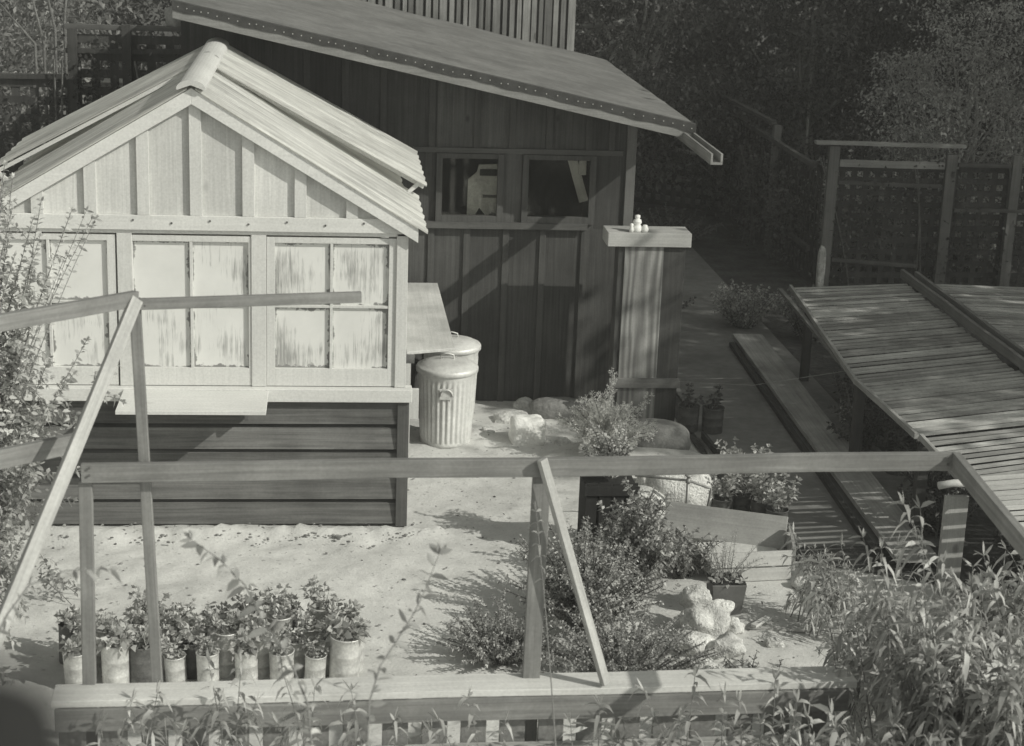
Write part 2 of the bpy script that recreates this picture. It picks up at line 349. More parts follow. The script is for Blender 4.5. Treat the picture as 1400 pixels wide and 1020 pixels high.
def tree(name, base, h, cz, rad, label, lm, ncl, per, ls, group=None, tr=0.16, bark=None, lim=14, cat='tree', csz=0.5):
    t = thing(name, base, label, cat, group); base = np.array(base, float); lb = LB(); tb = MB(); c = base+np.array([0, 0, cz])
    top = c+np.array([rng.normal()*.3, rng.normal()*.3, rad[2]*.4])
    tb.tube(bez(base, top, (rng.normal()*.3, rng.normal()*.3, 0), 9), [tr*(1-.8*i/8) for i in range(9)], 8)
    U = unit(rng.normal(size=(ncl, 3))); rr = rng.uniform(0.25, 1, ncl)[:, None]**0.45; CL = c+U*rr*np.array(rad)*(1+0.18*np.sin(U[:, :1]*7+U[:, 2:]*5))
    CL = CL[CL[:, 2] > 0.1]
    for k in range(min(lim, len(CL))):
        st = base+(top-base)*rng.uniform(.3, .85); tb.tube(bez(st, CL[k], (0, 0, -.2), 6), [tr*.38*(1-.85*i/5) for i in range(6)], 5)
    for C0 in CL:
        s = csz*rng.uniform(.6, 1.3); P = C0+rng.normal(size=(per, 3))*np.array([s, s, s*.6])*.5; D = unit(P-C0+rng.normal(size=(per, 3))*.4+np.array([0, 0, -.15]))
        sz = rng.uniform(.6, 1.3, per); lb.add(P, D, ls*sz, ls*.5*sz, .15)
    tb.build('trunk', bark or BARK, t, smooth=True); lb.build('crown', lm, t); return t

# ------------------------------------------------------------------ ground
def hgt(x, y):
    return (0.012*np.sin(x*1.9+y*.7)+0.012*np.sin(y*2.3-x*1.1)+0.007*np.sin(x*7.3+2)*np.sin(y*6.1)+0.004*np.sin(x*19+y*3)*np.sin(y*17-x*4))
def make_ground():
    xs = np.concatenate([[-120, -60, -25, -12, -7], np.arange(-5, 9.01, .06), [12, 20, 35, 60, 120]]); ys = np.concatenate([[-60, -20, 0, 4, 7], np.arange(8, 19.01, .06), np.arange(20, 32, 1.0), [40, 60, 100, 200]])
    Xg, Yg = np.meshgrid(xs, ys); Z = hgt(Xg, Yg); Z += rng.normal(size=Z.shape)*0.0025
    # crumbly ridge of earth along the foot of the greenhouse
    for k in range(260):
        cx, cy = rng.uniform(-2.8, 3.2), rng.uniform(10.5, 16); rd = rng.uniform(.05, .14); dd = (Xg-cx)**2+(Yg-cy)**2; Z -= rng.uniform(.006, .016)*(np.exp(-dd/rd**2)-.45*np.exp(-(np.sqrt(dd)-rd*1.5)**2/(rd*.5)**2))
    near = np.exp(-((Yg-12.72)/.10)**2)*(Xg < 0.9)*(Xg > -4); Z += near*(0.03+0.05*rng.uniform(size=Z.shape))
    Z *= np.clip((3.25-Xg)/.25, 0, 1); Z[(Yg > 16.9) & (Xg < -1.2)] = 0
    Z[(Yg > 32) | (Yg < 7) | (np.abs(Xg) > 12)] = 0
    V = np.stack([Xg, Yg, Z], -1).reshape(-1, 3); nx = len(xs); ny = len(ys); i = np.arange(nx-1)[None, :]+np.arange(ny-1)[:, None]*nx; i = i.ravel()
    me = bpy.data.meshes.new('ground'); me.from_pydata(V.tolist(), [], np.stack([i, i+1, i+1+nx, i+nx], 1).tolist()); me.materials.append(SOIL); me.update(); me.shade_smooth()
    return struct(link('ground', me))
make_ground()
pp = MB(); n_ = 60
for i in range(n_):
    y0 = 12.4+i*.2; y1 = y0+.2; f = lambda y: (3.42+.04*math.sin(y*2)+.012*math.sin(y*9), 5.0)
    a, b = f(y0), f(y1); pp.add([(a[0], y0, .032), (a[1], y0, .032), (b[1], y1, .032), (b[0], y1, .032), (a[0], y0, -.03), (a[1], y0, -.03), (b[1], y1, -.03), (b[0], y1, -.03)], [(0, 1, 2, 3), (4, 0, 3, 7), (5, 6, 2, 1)] + ([(4, 5, 1, 0)] if i == 0 else []))
struct(pp.build('path', CONC))
bed = MB(); bed.add([(3.30, 15.4, .012), (3.42, 12.2, .012), (4.6, 11.6, .012), (4.6, 8, .012), (16, 8, .012), (22, 60, .012), (3.2, 60, .012)], [tuple(range(7))])
struct(bed.build('planting_bed', plain('dark_leafy_earth', .075, .95, .5, 3, bmp=.8, det=8)))
bed = MB(); bed.add([(-12, 17.0, .012), (-1.3, 17.0, .012), (-1.3, 40, .012), (-12, 40, .012)], [(0, 1, 2, 3)]); struct(bed.build('planting_bed', MATS['dark_leafy_earth']))
hs = MB(); V = []; Fc = []
for j in range(12):
    for i in range(30): V.append((-50+i*4.2, 38+j*4, -.5+j*1.3+.5*math.sin(i*1.3+j)))
for j in range(11):
    for i in range(29): a = j*30+i; Fc.append((a, a+1, a+31, a+30))
hs.add(V, Fc); struct(hs.build('backdrop_slope', MATS['dark_leafy_earth'], smooth=True))  # dark slope added behind the trees to block the bright sky
# loose clods and litter
cl = MB()
for k in range(460):
    x = rng.uniform(-3, 2.6); y = 10.6+rng.beta(1, 1)*4.2 if k % 2 else 12.7+rng.normal()*.12
    if k % 2 == 0: x = rng.uniform(-2.8, .7)
    r = rng.uniform(.004, .014)*(1.5 if rng.uniform() < .08 else 1); z = float(hgt(x, y))+(.03 if k % 2 == 0 else 0)
    b = blob((x, y, z+r*.4), (r*rng.uniform(.8, 1.6), r, r*.7), k, 1, .3, None); cl.add(b.v, b.f)
c_ = cl.build('soil_clods', plain('clod', 0.20, .95, .3, 20, isl=.4)); c_['kind'] = 'stuff'; c_['label'] = 'small crumbs of earth lying loose on the sandy yard'

ll_ = LB(); n = 800; X_ = rng.uniform(-2.9, 3.2, n); Y_ = 10.2+rng.uniform(0, 1, n)**1.0*5.6; k_ = (rng.uniform(size=n) < .25) | (X_ > .6+.5*rng.normal(size=n)); X_, Y_ = X_[k_], Y_[k_]
ll_.add(np.stack([X_, Y_, hgt(X_, Y_)+.012], 1), np.stack([rng.normal(size=len(X_)), rng.normal(size=len(X_)), rng.normal(size=len(X_))*.12], 1), rng.uniform(.015, .045, len(X_)), rng.uniform(.008, .018, len(X_)))
o = ll_.build('leaf_litter', leaf('dry_leaf_litter', .22, .6, .1)); o['kind'] = 'stuff'; o['label'] = 'dry fallen leaves and chips scattered on the sandy yard'
# ------------------------------------------------------------------ greenhouse
GX0, GX1, GY, GYB = -2.60, 0.60, 12.92, 15.95; RX, RZ, SL = -0.985, 3.40, 0.607
gh = thing('greenhouse', (-1.0, GY, 0), 'cream painted greenhouse with whitewashed sash windows over dark horizontal siding', 'greenhouse')
# siding
sd = MB(); zt = 1.02; hb = zt/5
for k in range(5):
    z0 = .02+k*hb; z1 = z0+hb-.020
    sd.hexa([(GX0, GY-.030, z0), (GX1-.06, GY-.030, z0), (GX1-.06, GY+.05, z0), (GX0, GY+.05, z0)], [(GX0, GY-.012, z1-.02), (GX1-.06, GY-.012, z1-.02), (GX1-.06, GY+.05, z1-.02), (GX0, GY+.05, z1-.02)])
    sd.hexa([(GX0, GY-.0115, z1-.021), (GX1-.06, GY-.0115, z1-.021), (GX1-.06, GY+.045, z1-.021), (GX0, GY+.045, z1-.021)], [(GX0, GY+.03, z1), (GX1-.06, GY+.03, z1), (GX1-.06, GY+.045, z1), (GX0, GY+.045, z1)])
sd.box(GX0, GX1-.06, GY+.035, GY+.06, .0, zt)
sd.build('siding', SIDING, gh)
cp = MB().box(GX1-.06, GX1+.03, GY-.045, GY+.05, 0, zt); cp.build('corner_post', wood('dark_stained_post', .10, 'Z', .2), gh, .004)
sr = MB()
for k in range(5): sr.box(GX1-.01, GX1+.012, GY+.052, GYB, .02+k*hb, .02+(k+1)*hb-.014)
sr.build('side_siding', wood('dark_side_siding', .10, 'Y', .2), gh)
MB().box(GX0, GX1+.05, GY-.075, GY+.06, zt+.002, zt+.105).build('sill', TRIM, gh, .006)
# framing around windows
zs, zb0, zb1 = zt+.107, 2.33, 2.44
MB().box(GX1-.085, GX1, GY-.02, GY+.06, zs, zb0-.003).build('window_post', TRIMZ, gh, .003)
Xp = lambda px, y: aty(px, y, GY-.01).x
for px in (348, 166): x = Xp(px+6, 420); MB().box(x-.055, x+.055, GY-.012, GY+.05, zs, zb0-.03).build('window_post', TRIMZ, gh, .003)
MB().box(GX0, GX1-.087, GY-.012, GY+.05, zb0-.028, zb0-.004).build('window_head', TRIM, gh)
MB().box(GX0, GX1+.02, GY-.035, GY+.05, zb0, zb1).build('band_board', TRIM, gh, .004)
for k in range(9):
    x = Xp(130+k*52.5, 308); MB().tube([(x, GY-.034, 2.385+.02*(k % 2)), (x, GY-.043, 2.385+.02*(k % 2))], .008, 8).build('bolt_head', TIND, gh)
# sashes
def sash(pl, pm, pr_, pmid):
    x0, xm, x1 = Xp(pl, 420), Xp(pm, 420), Xp(pr_, 420); zg0 = aty(300, 503, GY).z; zg1 = aty(300, 331, GY).z; zm = aty(300, pmid, GY).z; yf = GY+.012
    fw = .062
    s = MB(); y0, y1 = yf-.014, yf+.02
    s.box(x0-fw, x0, y0, y1, zs+.004, zg1+.045); s.box(x1, x1+fw, y0, y1, zs+.004, zg1+.045)
    s.box(x0, x1, y0, y1, zs+.004, zg0); s.box(x0, x1, y0, y1, zg1, zg1+.045)
    s.box(xm-.011, xm+.011, y0+.002, y1, zg0, zg1); s.box(x0, xm-.011, y0+.004, y1, zm-.010, zm+.010); s.box(xm+.011, x1, y0+.004, y1, zm-.010, zm+.010)
    so_ = s.build('sash_window', TRIMZ, gh, .002)
    for (a, b) in ((x0, xm-.011), (xm+.011, x1)):
        for (c, d) in ((zg0, zm-.010), (zm+.010, zg1)):
            MB().box(a, b, yf+.013, yf+.018, c, d).build('pane', WASH, so_)
sash(183, 262, 340, 416); sash(376, 453, 531, 418); sash(-9, 68, 148, 415); sash(-200, -123, -43, 413)
# gable
def roofz(x, off=0.0): return RZ-SL*abs(x-RX)+off
gz = MB(); P = 0.381; xc = RX+.02
nb = int((GX1-RX)/P)+2
for k in range(-5, 5):
    a = max(xc+k*P, GX0); b = min(xc+(k+1)*P, GX1)
    if b <= a: continue
    zt_ = lambda x: max(roofz(x, -.06), zb1+.005)
    pts = [(a+.002, zb1+.001), (b-.002, zb1+.001), (b-.002, zt_(b-.002)), (a+.002, zt_(a+.002))]
    if a < RX < b: pts = pts[:3]+[(RX, zt_(RX))]+pts[3:]
    gz.prism(pts, GY, GY+.02)
gz.build('gable_boards', GABLE, gh)
for k in range(-4, 5):
    x = xc+k*P
    if GX0 < x < GX1-.12:
        a, b = x-.044, x+.044; pts = [(a, zb1+.001), (b, zb1+.001), (b, roofz(b, -.10)), (a, roofz(a, -.10))]
        if pts[2][1] > zb1+.02: MB().prism(pts, GY-.034, GY-.001).build('batten', TRIMZ, gh, .002)
for s_, xe in ((1, GX1+.07), (-1, GX0-.07)):
    q = MB(); a, b = RX, xe
    q.prism([(a, RZ-.135), (b, roofz(b)-.125), (b, roofz(b)-.018), (a, RZ-.018)] if s_ > 0 else [(b, roofz(b)-.125), (a, RZ-.135), (a, RZ-.018), (b, roofz(b)-.018)], GY-.075, GY-.036)
    q.build('rake_board', TRIM, gh, .003)
# corrugated sheets
def sheet(name, side, y0, y1, xe, z_off0, z_off1, parent, amp=.007, top=RX):
    mb = MB(); pitch = .076; ny = int((y1-y0)/pitch*8); V = []; Fc = []
    for j, (x, zo) in enumerate(((top+side*.03, z_off0), (xe, z_off1))):
        for lay in (0, -.004):
            for i in range(ny+1):
                y = y0+(y1-y0)*i/ny; V.append((x+side*(.006*math.sin(y*23)*j), y, roofz(x)+zo+amp*math.sin(2*math.pi*y/pitch)+lay))
    n = ny+1
    for i in range(ny): Fc += [(i, i+1, i+1+2*n, i+2*n), (i+n, i+3*n, i+1+3*n, i+1+n), (i+2*n, i+1+2*n, i+1+3*n, i+3*n)]
    Fc += [(0, 2*n, 3*n, n), (ny, n+ny, 3*n+ny, 2*n+ny)]
    if side < 0: Fc = [tuple(reversed(f)) for f in Fc]
    mb.add(V, Fc); return mb.build(name, SHEET, parent)
sheet('roof_sheet', 1, GY-.09, 14.35, 0.74, .0, .0, gh); sheet('roof_sheet', -1, GY-.09, 14.35, -2.72, .0, .0, gh)
sheet('roof_sheet', 1, 14.352, GYB, 0.62, -.01, -.03, gh); sheet('roof_sheet', -1, 14.352, GYB, -2.6, -.01, -.03, gh)
vr = sheet('roof_vent', 1, 14.15, 15.93, 0.80, .035, .15, gh); vl = sheet('roof_vent', -1, 14.25, 15.93, -2.70, .035, .15, gh)
for side, xe, zo, vv in ((1, .80, .15, vr), (-1, -2.70, .15, vl)):
    for yy in (14.29, 15.0, 15.88): MB().beam((RX+side*.05, yy, roofz(RX+side*.05)+.01), (xe-side*.02, yy, roofz(xe)+zo-.03), .04, .03).build('vent_frame', TRIM, vv)

    st_ = MB().beam((xe-side*.15, 14.2, roofz(xe-side*.15)-.0), (xe-side*.06, 14.2, roofz(xe-side*.06)+zo-.02), .03, .03); st_.build('prop_stick', TRIM, vv)
# eave purlins
MB().box(.52, .585, GY-.02, GYB, 2.31, 2.40).build('eave_plate', TRIM, gh)
MB().box(GX0+.01, GX0+.07, GY-.02, GYB, 2.31, 2.40).build('eave_plate', TRIM, gh)
MB().box(.565, .598, GY+.07, GYB-.1, zs, 2.30).build('side_wall', TRIMZ, gh)
MB().box(GX0, GX0+.03, GY+.07, GYB-.1, 0, 2.30).build('side_wall', TRIMZ, gh)
MB().prism([(GX0+.04, .02), (.56, .02), (.56, 2.38), (RX, 3.3), (GX0+.04, 2.38)], GYB-.03, GYB-.01).build('back_wall', TRIMZ, gh)
rc = MB(); prof = [(.105*math.cos(R_(180-k*15)), -.04+.066*math.sin(k*math.pi/12)) for k in range(13)]+[(.095, -.045), (0, -.01), (-.095, -.045)]
prof_old = [(-.125, -.062), (-.10, -.022), (-.055, .018), (0, .034), (.055, .018), (.10, -.022), (.125, -.062), (.10, -.050), (0, .005), (-.10, -.050)]
rc.prism([(RX+a, RZ+.018+b) for a, b in prof], GY-.12, GYB-.02); rc.build('ridge_cap', wood('ridge_paint', .52, 'Y', .05, isl=0, blot=.08), gh, smooth=False)
# fold-down shelf
MB().beam((-1.52, GY-.34, 1.10), (-.44, GY-.34, 1.10), .53, .028).build('shelf', TRIM, gh, .003)
q = MB()
for x in (-1.4, -.6): MB().box(x-.012, x+.012, GY-.16, GY-.045, .90, 1.085).build('shelf_bracket', SHEDT, gh)
# bench on the far side
bn = thing('side_bench', (.85, 14.9, 0), 'pale board shelf fixed along the right wall of the greenhouse, above the galvanised cans', 'shelf')
MB().hexa([(.64, 13.66, 1.175), (1.04, 13.80, 1.175), (1.03, 16.1, 1.175), (.64, 16.1, 1.175)], [(.64, 13.66, 1.20), (1.04, 13.80, 1.20), (1.03, 16.1, 1.20), (.64, 16.1, 1.20)]).build('bench_top', wood('pale_bench_board', .5, 'Y', .12), bn, .004)
MB().box(.64, .68, 13.75, 13.8, .0, 1.172).build('leg', TRIMZ, bn); MB().box(.95, .99, 15.9, 15.95, .0, 1.172).build('leg', TRIMZ, bn)
MB().box(.625, .70, 13.57, 13.63, 1.13, 1.19).build('end_block', TIND, bn)
MB().box(.61, .72, 13.2, 13.25, .78, 1.02).build('end_block', TRIMZ, bn)

# ------------------------------------------------------------------ shed
SY, SXL, SXR = 16.23, -1.25, 2.86
sh = thing('garden_shed', (1.0, 18.5, 0), 'dark board and batten shed with a felt mono-pitch roof and two windows', 'shed')
def sroof(x): return 2.80-.208*(x-3.25)
W = [(aty(603, 300, SY).x, aty(678, 300, SY).x), (aty(720, 300, SY).x, aty(803, 300, SY).x)]
wz0, wz1 = aty(640, 294, SY).z, aty(640, 216, SY).z
ledge = 1.735
wl = MB()
def wallstrip(a, b, z0, z1=None):
    z1a = sroof(a)-.05 if z1 is None else z1; z1b = sroof(b)-.05 if z1 is None else z1
    wl.prism([(a, z0), (b, z0), (b, z1b), (a, z1a)], SY, SY+.04)
xs_ = SXL; bx_ = [SXL]
step = .33
x = aty(635, 420, SY).x
bats = []
while x > SXL: bats.append(x); x -= .335
x = aty(635, 420, SY).x
bats += [aty(p, 420, SY).x for p in (688, 738, 794, 846)]
bats = sorted(bats); bounds = [SXL]+[b for b in bats]+[SXR]
for a, b in zip(bounds[:-1], bounds[1:]):
    wallstrip(a+.001, b-.001, 0, ledge-.02)
ub = [SXL, -.9, -.55, -.2, .15, .5, W[0][0]-.06, W[0][1]+.06, W[1][0]-.06, W[1][1]+.06, SXR]
for a, b in zip(ub[:-1], ub[1:]):
    isw = any(abs(a-(w_[0]-.06)) < 1e-6 for w_ in W)
    if isw: wallstrip(a+.001, b-.001, wz1+.05); wallstrip(a+.001, b-.001, ledge-.018, wz0-.05)
    else: wallstrip(a+.001, b-.001, ledge-.018)
wl.build('wall', SHEDW, sh)
for b in bats: MB().box(b-.03, b+.03, SY-.022, SY-.001, 0, ledge-.03).build('batten', SHEDTZ, sh, .002)
for b in (-.9, -.55, -.2, .15, .5, .95, 1.37, 1.70, 2.05, 2.42, 2.64): MB().prism([(b-.03, wz1+.10 if b > .9 else ledge), (b+.03, wz1+.10 if b > .9 else ledge), (b+.03, sroof(b+.03)-.06), (b-.03, sroof(b-.03)-.06)], SY-.022, SY-.001).build('batten', SHEDTZ, sh, .002)
MB().box(SXR-.075, SXR+.015, SY-.03, SY+.06, 0, sroof(SXR)-.06).build('corner_board', wood('shed_corner', .15, 'Z', .15), sh, .003)
MB().box(.78, 2.44, SY-.07, SY-.001, ledge-.025, ledge+.035).build('window_ledge', SHEDT, sh, .003)
MB().box(.78, 2.75, SY-.03, SY-.001, wz1+.05, wz1+.10).build('head_trim', SHEDT, sh, .003)
for (a, b) in W:
    f_ = MB(); y0, y1 = SY-.04, SY+.03
    f_.box(a-.058, a, y0, y1, wz0-.07, wz1+.047); f_.box(b, b+.058, y0, y1, wz0-.07, wz1+.047); f_.box(a, b, y0, y1, wz0-.07, wz0); f_.box(a, b, y0, y1, wz1, wz1+.047)
    fo = f_.build('window', SHEDTZ, sh, .003); MB().box(a, b, SY+.0, SY+.005, wz0, wz1).build('pane', GLASS, fo)
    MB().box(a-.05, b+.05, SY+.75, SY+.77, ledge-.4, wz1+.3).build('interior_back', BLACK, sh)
MB().box(SXR-.02, SXR, SY+.05, 20.7, 0, 2.75).build('side_wall', SHEDW, sh)
MB().box(SXL, SXL+.03, SY+.05, 20.7, 0, 3.62).build('side_wall', SHEDW, sh)
bk = MB(); bk.prism([(SXL, 0), (SXR, 0), (SXR, 2.8), (SXL, 3.6)], 20.72, 20.75); bk.build('back_wall', SHEDW, sh)
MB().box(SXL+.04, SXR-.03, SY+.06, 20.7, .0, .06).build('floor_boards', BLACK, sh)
# roof
RY0, RY1, RXL, RXR = 15.53, 20.85, -1.34, 3.27
rf = MB(); nx_ = 24; ny_ = 14
V = []; Fc = []
for j in range(ny_+1):
    for i in range(nx_+1):
        x = RXL+(RXR-RXL)*i/nx_; y = RY0+(RY1-RY0)*j/ny_; V.append((x, y, sroof(x)+.03+.006*math.sin(x*5+y*3)*math.sin(y*4)))
for j in range(ny_):
    for i in range(nx_): a = j*(nx_+1)+i; Fc.append((a, a+1, a+nx_+2, a+nx_+1))
rf.add(V, Fc); ro = rf.build('roof', FELT, sh, smooth=True)
MB().prism([(RXL, sroof(RXL)-.03), (RXR, sroof(RXR)-.03), (RXR, sroof(RXR)+.021), (RXL, sroof(RXL)+.021)], RY0+.002, RY1).build('roof_deck', SHEDT, ro)
MB().prism([(RXL, sroof(RXL)-.115), (RXR+.01, sroof(RXR)-.115), (RXR+.01, sroof(RXR)-.032), (RXL, sroof(RXL)-.032)], RY0-.025, RY0+.0).build('fascia', FASCIA, ro, .003)
V = []; Fc = []; nS = 90
for i in range(nS+1):
    x = RXL+(RXR+.012-RXL)*i/nS; wob = .006*math.sin(x*11)+.004*math.sin(x*27)
    V += [(x, RY0+.03, sroof(x)+.040), (x, RY0-.030, sroof(x)+.036), (x, RY0-.032, sroof(x)-.042+wob), (x, RY0-.026, sroof(x)-.04+wob)]
for i in range(nS):
    for k in range(3): Fc.append((4*i+k, 4*i+k+1, 4*i+5+k, 4*i+4+k))
mb = MB(); mb.add(V, Fc); fe = mb.build('felt_edge', FELTD, ro)
nl = MB(); x = RXL+.05
while x < RXR:
    z = sroof(x)-.004+random.uniform(-.006, .006); nl.tube([(x, RY0-.030, z), (x, RY0-.037, z)], .006, 6); x += random.choice((.06, .075, .085, .10))
nl.build('nail_heads', NAIL, fe)
gt = MB(); gx0, gx1, gz0, gz1 = 3.17, 3.275, 2.66, 2.755
gt.box(gx0, gx1, 14.32, 20.8, gz0, gz0+.02); gt.box(gx0, gx0+.02, 14.32, 20.8, gz0+.021, gz1); gt.box(gx1-.02, gx1, 14.32, 20.8, gz0+.021, gz1)
gt.build('gutter', wood('gutter_wood', .22, 'Y', .2), ro, .003)
# things behind the panes
ps = thing('torn_sheet', (W[0][1]-.1, SY+.12, wz0), 'pale ragged board with a dark slot standing inside behind the left shed window', 'board')
ol = [aty(*q, SY+.12) for q in ((638, 293), (648, 296), (655, 284), (665, 296), (672, 290), (690, 296), (690, 224), (655, 225), (652, 235), (640, 245))]
MB().prism([(q.x, q.z) for q in ol], SY+.115, SY+.135).build('sheet', plain('paper', .42, .8, .3, 5), ps)
qa, qb = aty(656, 240, SY+.11), aty(692, 232, SY+.11); MB().box(qa.x, qb.x, SY+.105, SY+.113, qa.z, qb.z).build('dark_slot', BLACK, ps)
qa, qb = aty(660, 270, SY+.11), aty(692, 267, SY+.11); MB().box(qa.x, qb.x, SY+.105, SY+.113, qa.z, qb.z).build('seam', POTD, ps)
bb = thing('leaning_board', (W[1][1]-.06, SY+.2, wz0), 'pale broken board leaning inside behind the right shed window', 'board')
board('board_piece', (W[1][1]-.16, SY+.15, wz1+.02), (W[1][1]-.02, SY+.15, wz0+.12), .09, .02, BOXW, bb, (0, 1, 0)); board('board_piece', (W[1][1]-.05, SY+.12, wz1+.02), (W[1][1]-.05, SY+.12, wz1-.16), .07, .02, BOXW, bb, (0, 1, 0))

# ------------------------------------------------------------------ cap pillar next to shed
pl_ = thing('boxed_pillar', (2.85, 15.2, 0), 'square boarded pillar with wide pale cap and grained board face, beside the shed', 'pillar')
PY = 15.40; px0, px1 = 2.62, 3.235
board('grained_board', (px0+.235, PY+.002, .02), (px0+.235, PY+.002, 1.73), .358, .03, PILL, pl_, (0, -1, 0))
MB().box(px0, px0+.056, PY, PY+.02, .02, 1.73).build('side_board', SHEDW, pl_, .002)
MB().box(px0+.414, px1, PY-.006, PY+.02, .02, 1.73).build('side_board', SHEDW, pl_, .002)
MB().box(px0+.01, px1-.01, PY+.022, PY+.26, .0, 1.73).build('core', SHEDW, pl_)
MB().box(2.51, 3.275, PY-.05, PY+.28, 1.733, 1.86).build('cap', wood('cap_board', .40, 'X', .12), pl_, .005)
MB().box(px0-.03, px1+.02, PY-.045, PY-.014, .40, .49).build('cross_rail', wood('pillar_rail', .17, 'X', .2), pl_, .003)
o = thing('white_ornament', (2.78, PY+.02, 1.86), 'small white figurine standing on the pillar cap', 'ornament')
b_ = MB().lathe((2.78, PY+.02, 1.861), [(0, 0), (.045, 0), (.05, .02), (.042, .05), (.03, .065), (.042, .085), (.035, .11), (.02, .115), (.026, .13), (.024, .15), (0, .155)], 14); b_.build('body', WHITE, o, smooth=True)
b_ = MB().lathe((2.85, PY+.0, 1.861), [(0, 0), (.03, 0), (.034, .03), (.022, .055), (.02, .065), (0, .068)], 12); tag(b_.build('white_cup', WHITE, smooth=True), 'tiny white cup beside the figurine on the pillar cap', 'cup')
b_ = MB().lathe((2.725, PY-.01, 1.861), [(0, 0), (.02, 0), (.022, .03), (.014, .05), (.018, .075), (0, .082)], 12); tag(b_.build('white_bottle', WHITE, smooth=True), 'tiny white bottle left of the figurine on the pillar cap', 'bottle')

# ------------------------------------------------------------------ dustbins
def dustbin(loc, label, rot=0, grp='galvanised cans beside the greenhouse'):
    t = thing('dustbin', loc, label, 'dustbin', grp)
    H = .70; pr = [(0, .0), (.225, 0), (.228, .03), (.226, .04)]+[(.226+.026*z/.62, z) for z in np.linspace(.05, .62, 14)]+[(.258, .64), (.262, .665), (.262, .70)]
    MB().lathe(loc, pr, 192, 32, .0055, (.05, .60)).build('body', GALV, t, smooth=True)
    ld = [(.272, .665), (.278, .668), (.278, .70), (.268, .715), (.235, .722), (.225, .735), (.15, .755), (.08, .768), (0, .772)]
    lo = MB().lathe(loc, ld, 64).build('lid', GALV, t, smooth=True)
    hd = MB().tube([(loc[0]-.06, loc[1], .76), (loc[0]-.055, loc[1], .805), (loc[0], loc[1], .82), (loc[0]+.055, loc[1], .805), (loc[0]+.06, loc[1], .76)], .007, 6); hd.build('lid_handle', GALV, lo, smooth=True)
    a = R_(-88+rot); ca, sa = math.cos(a), math.sin(a); pts = []
    plt = MB()
    for k in range(11):
        u = math.pi*k/10; w_ = .052*math.cos(u); h_ = .06*math.sin(u); r = .262+.012*math.sin(u)
        pts.append((loc[0]+r*ca-w_*sa, loc[1]+r*sa+w_*ca, .50+h_))
    pts = [pts[0]]+pts+[pts[-1]]
    MB().tube(pts+[(loc[0]+.262*ca+.05*sa, loc[1]+.262*sa-.05*ca, .50)], .007, 6).build('side_handle', GALV, t, smooth=True)
    c = Vector((loc[0]+.257*ca, loc[1]+.257*sa, .515)); plt.beam(c-Vector((0, 0, .05)), c+Vector((0, 0, .05)), .12, .006, (ca, sa, 0)); plt.build('handle_plate', GALV, t)
    return t
dustbin((1.065, 15.0, 0), 'fluted galvanised dustbin standing nearest, beside the corner of the greenhouse', -6)
dustbin((1.15, 15.74, .0), 'galvanised dustbin behind the nearer one, only its lid showing', 20)

# ------------------------------------------------------------------ rocks, blocks
o = blob((1.80, 14.93, .12), (.16, .13, .14), 5, 4, .20, 0, 5).build('broken_block', plain('pale_block', .78, .85, .15, 6, bmp=.4)); tag(o, 'pale squarish broken block lying on the ground in front of the shed', 'block')
o = blob((1.72, 15.55, .03), (.17, .12, .06), 6, 3, .2, 0, 4).build('stone_slab', ROCK); tag(o, 'flat pale slab behind the broken block at the shed foot', 'stone')
o = blob((2.20, 15.7, .08), (.28, .14, .11), 8, 3, .15, 0, 3).build('log', ROCKD, smooth=True); tag(o, 'short thick log lying at the foot of the shed wall', 'log')
o = blob((2.93, 14.78, .09), (.34, .26, .17), 9, 4, .10, 0, 2.4).build('boulder', ROCKD, smooth=True); tag(o, 'rounded brownish boulder in front of the boarded pillar', 'boulder')
o = blob((2.6, 14.45, .0), (.75, .55, .10), 10, 4, .12, -.02, 2).build('earth_mound', SOIL, smooth=True); struct(o)
o = blob((2.83, 13.08, .20), (.27, .20, .25), 12, 4, .10, 0, 2.6).build('boulder', ROCK, smooth=True); tag(o, 'big pale upright boulder behind the standpipe', 'boulder')
o = blob((2.50, 12.95, .12), (.22, .2, .17), 13, 3, .14, 0, 2.6).build('boulder', ROCK, smooth=True); tag(o, 'smaller white boulder left of the big upright one', 'boulder')
for i, (px, py, zc, rx, rz, lb_) in enumerate(((950, 820, .20, .11, .11, 'knobbly pale rock at the top of the heap beside the square tin'), (985, 832, .12, .085, .07, 'small round pale rock touching the square tin'), (965, 850, .08, .17, .13, 'largest pale rock, in the middle of the heap beside the shrub'), (990, 885, .05, .15, .10, 'pale pitted rock low on the right of the heap'), (945, 880, .05, .13, .09, 'pale rock half hidden under the shrub'), (960, 912, .03, .12, .07, 'low pale rock just behind the front railing'), (1005, 858, .05, .07, .06, 'smallest pale rock at the right of the heap'))):
    p = atz(px, py, zc); o = blob((p.x, p.y, zc), (rx, rx*.8, rz), 130+i*7, 4, .42, 0, 2.2).build('rock', ROCK, smooth=True); tag(o, lb_, 'rock', 'pale rocks beside the shrub')

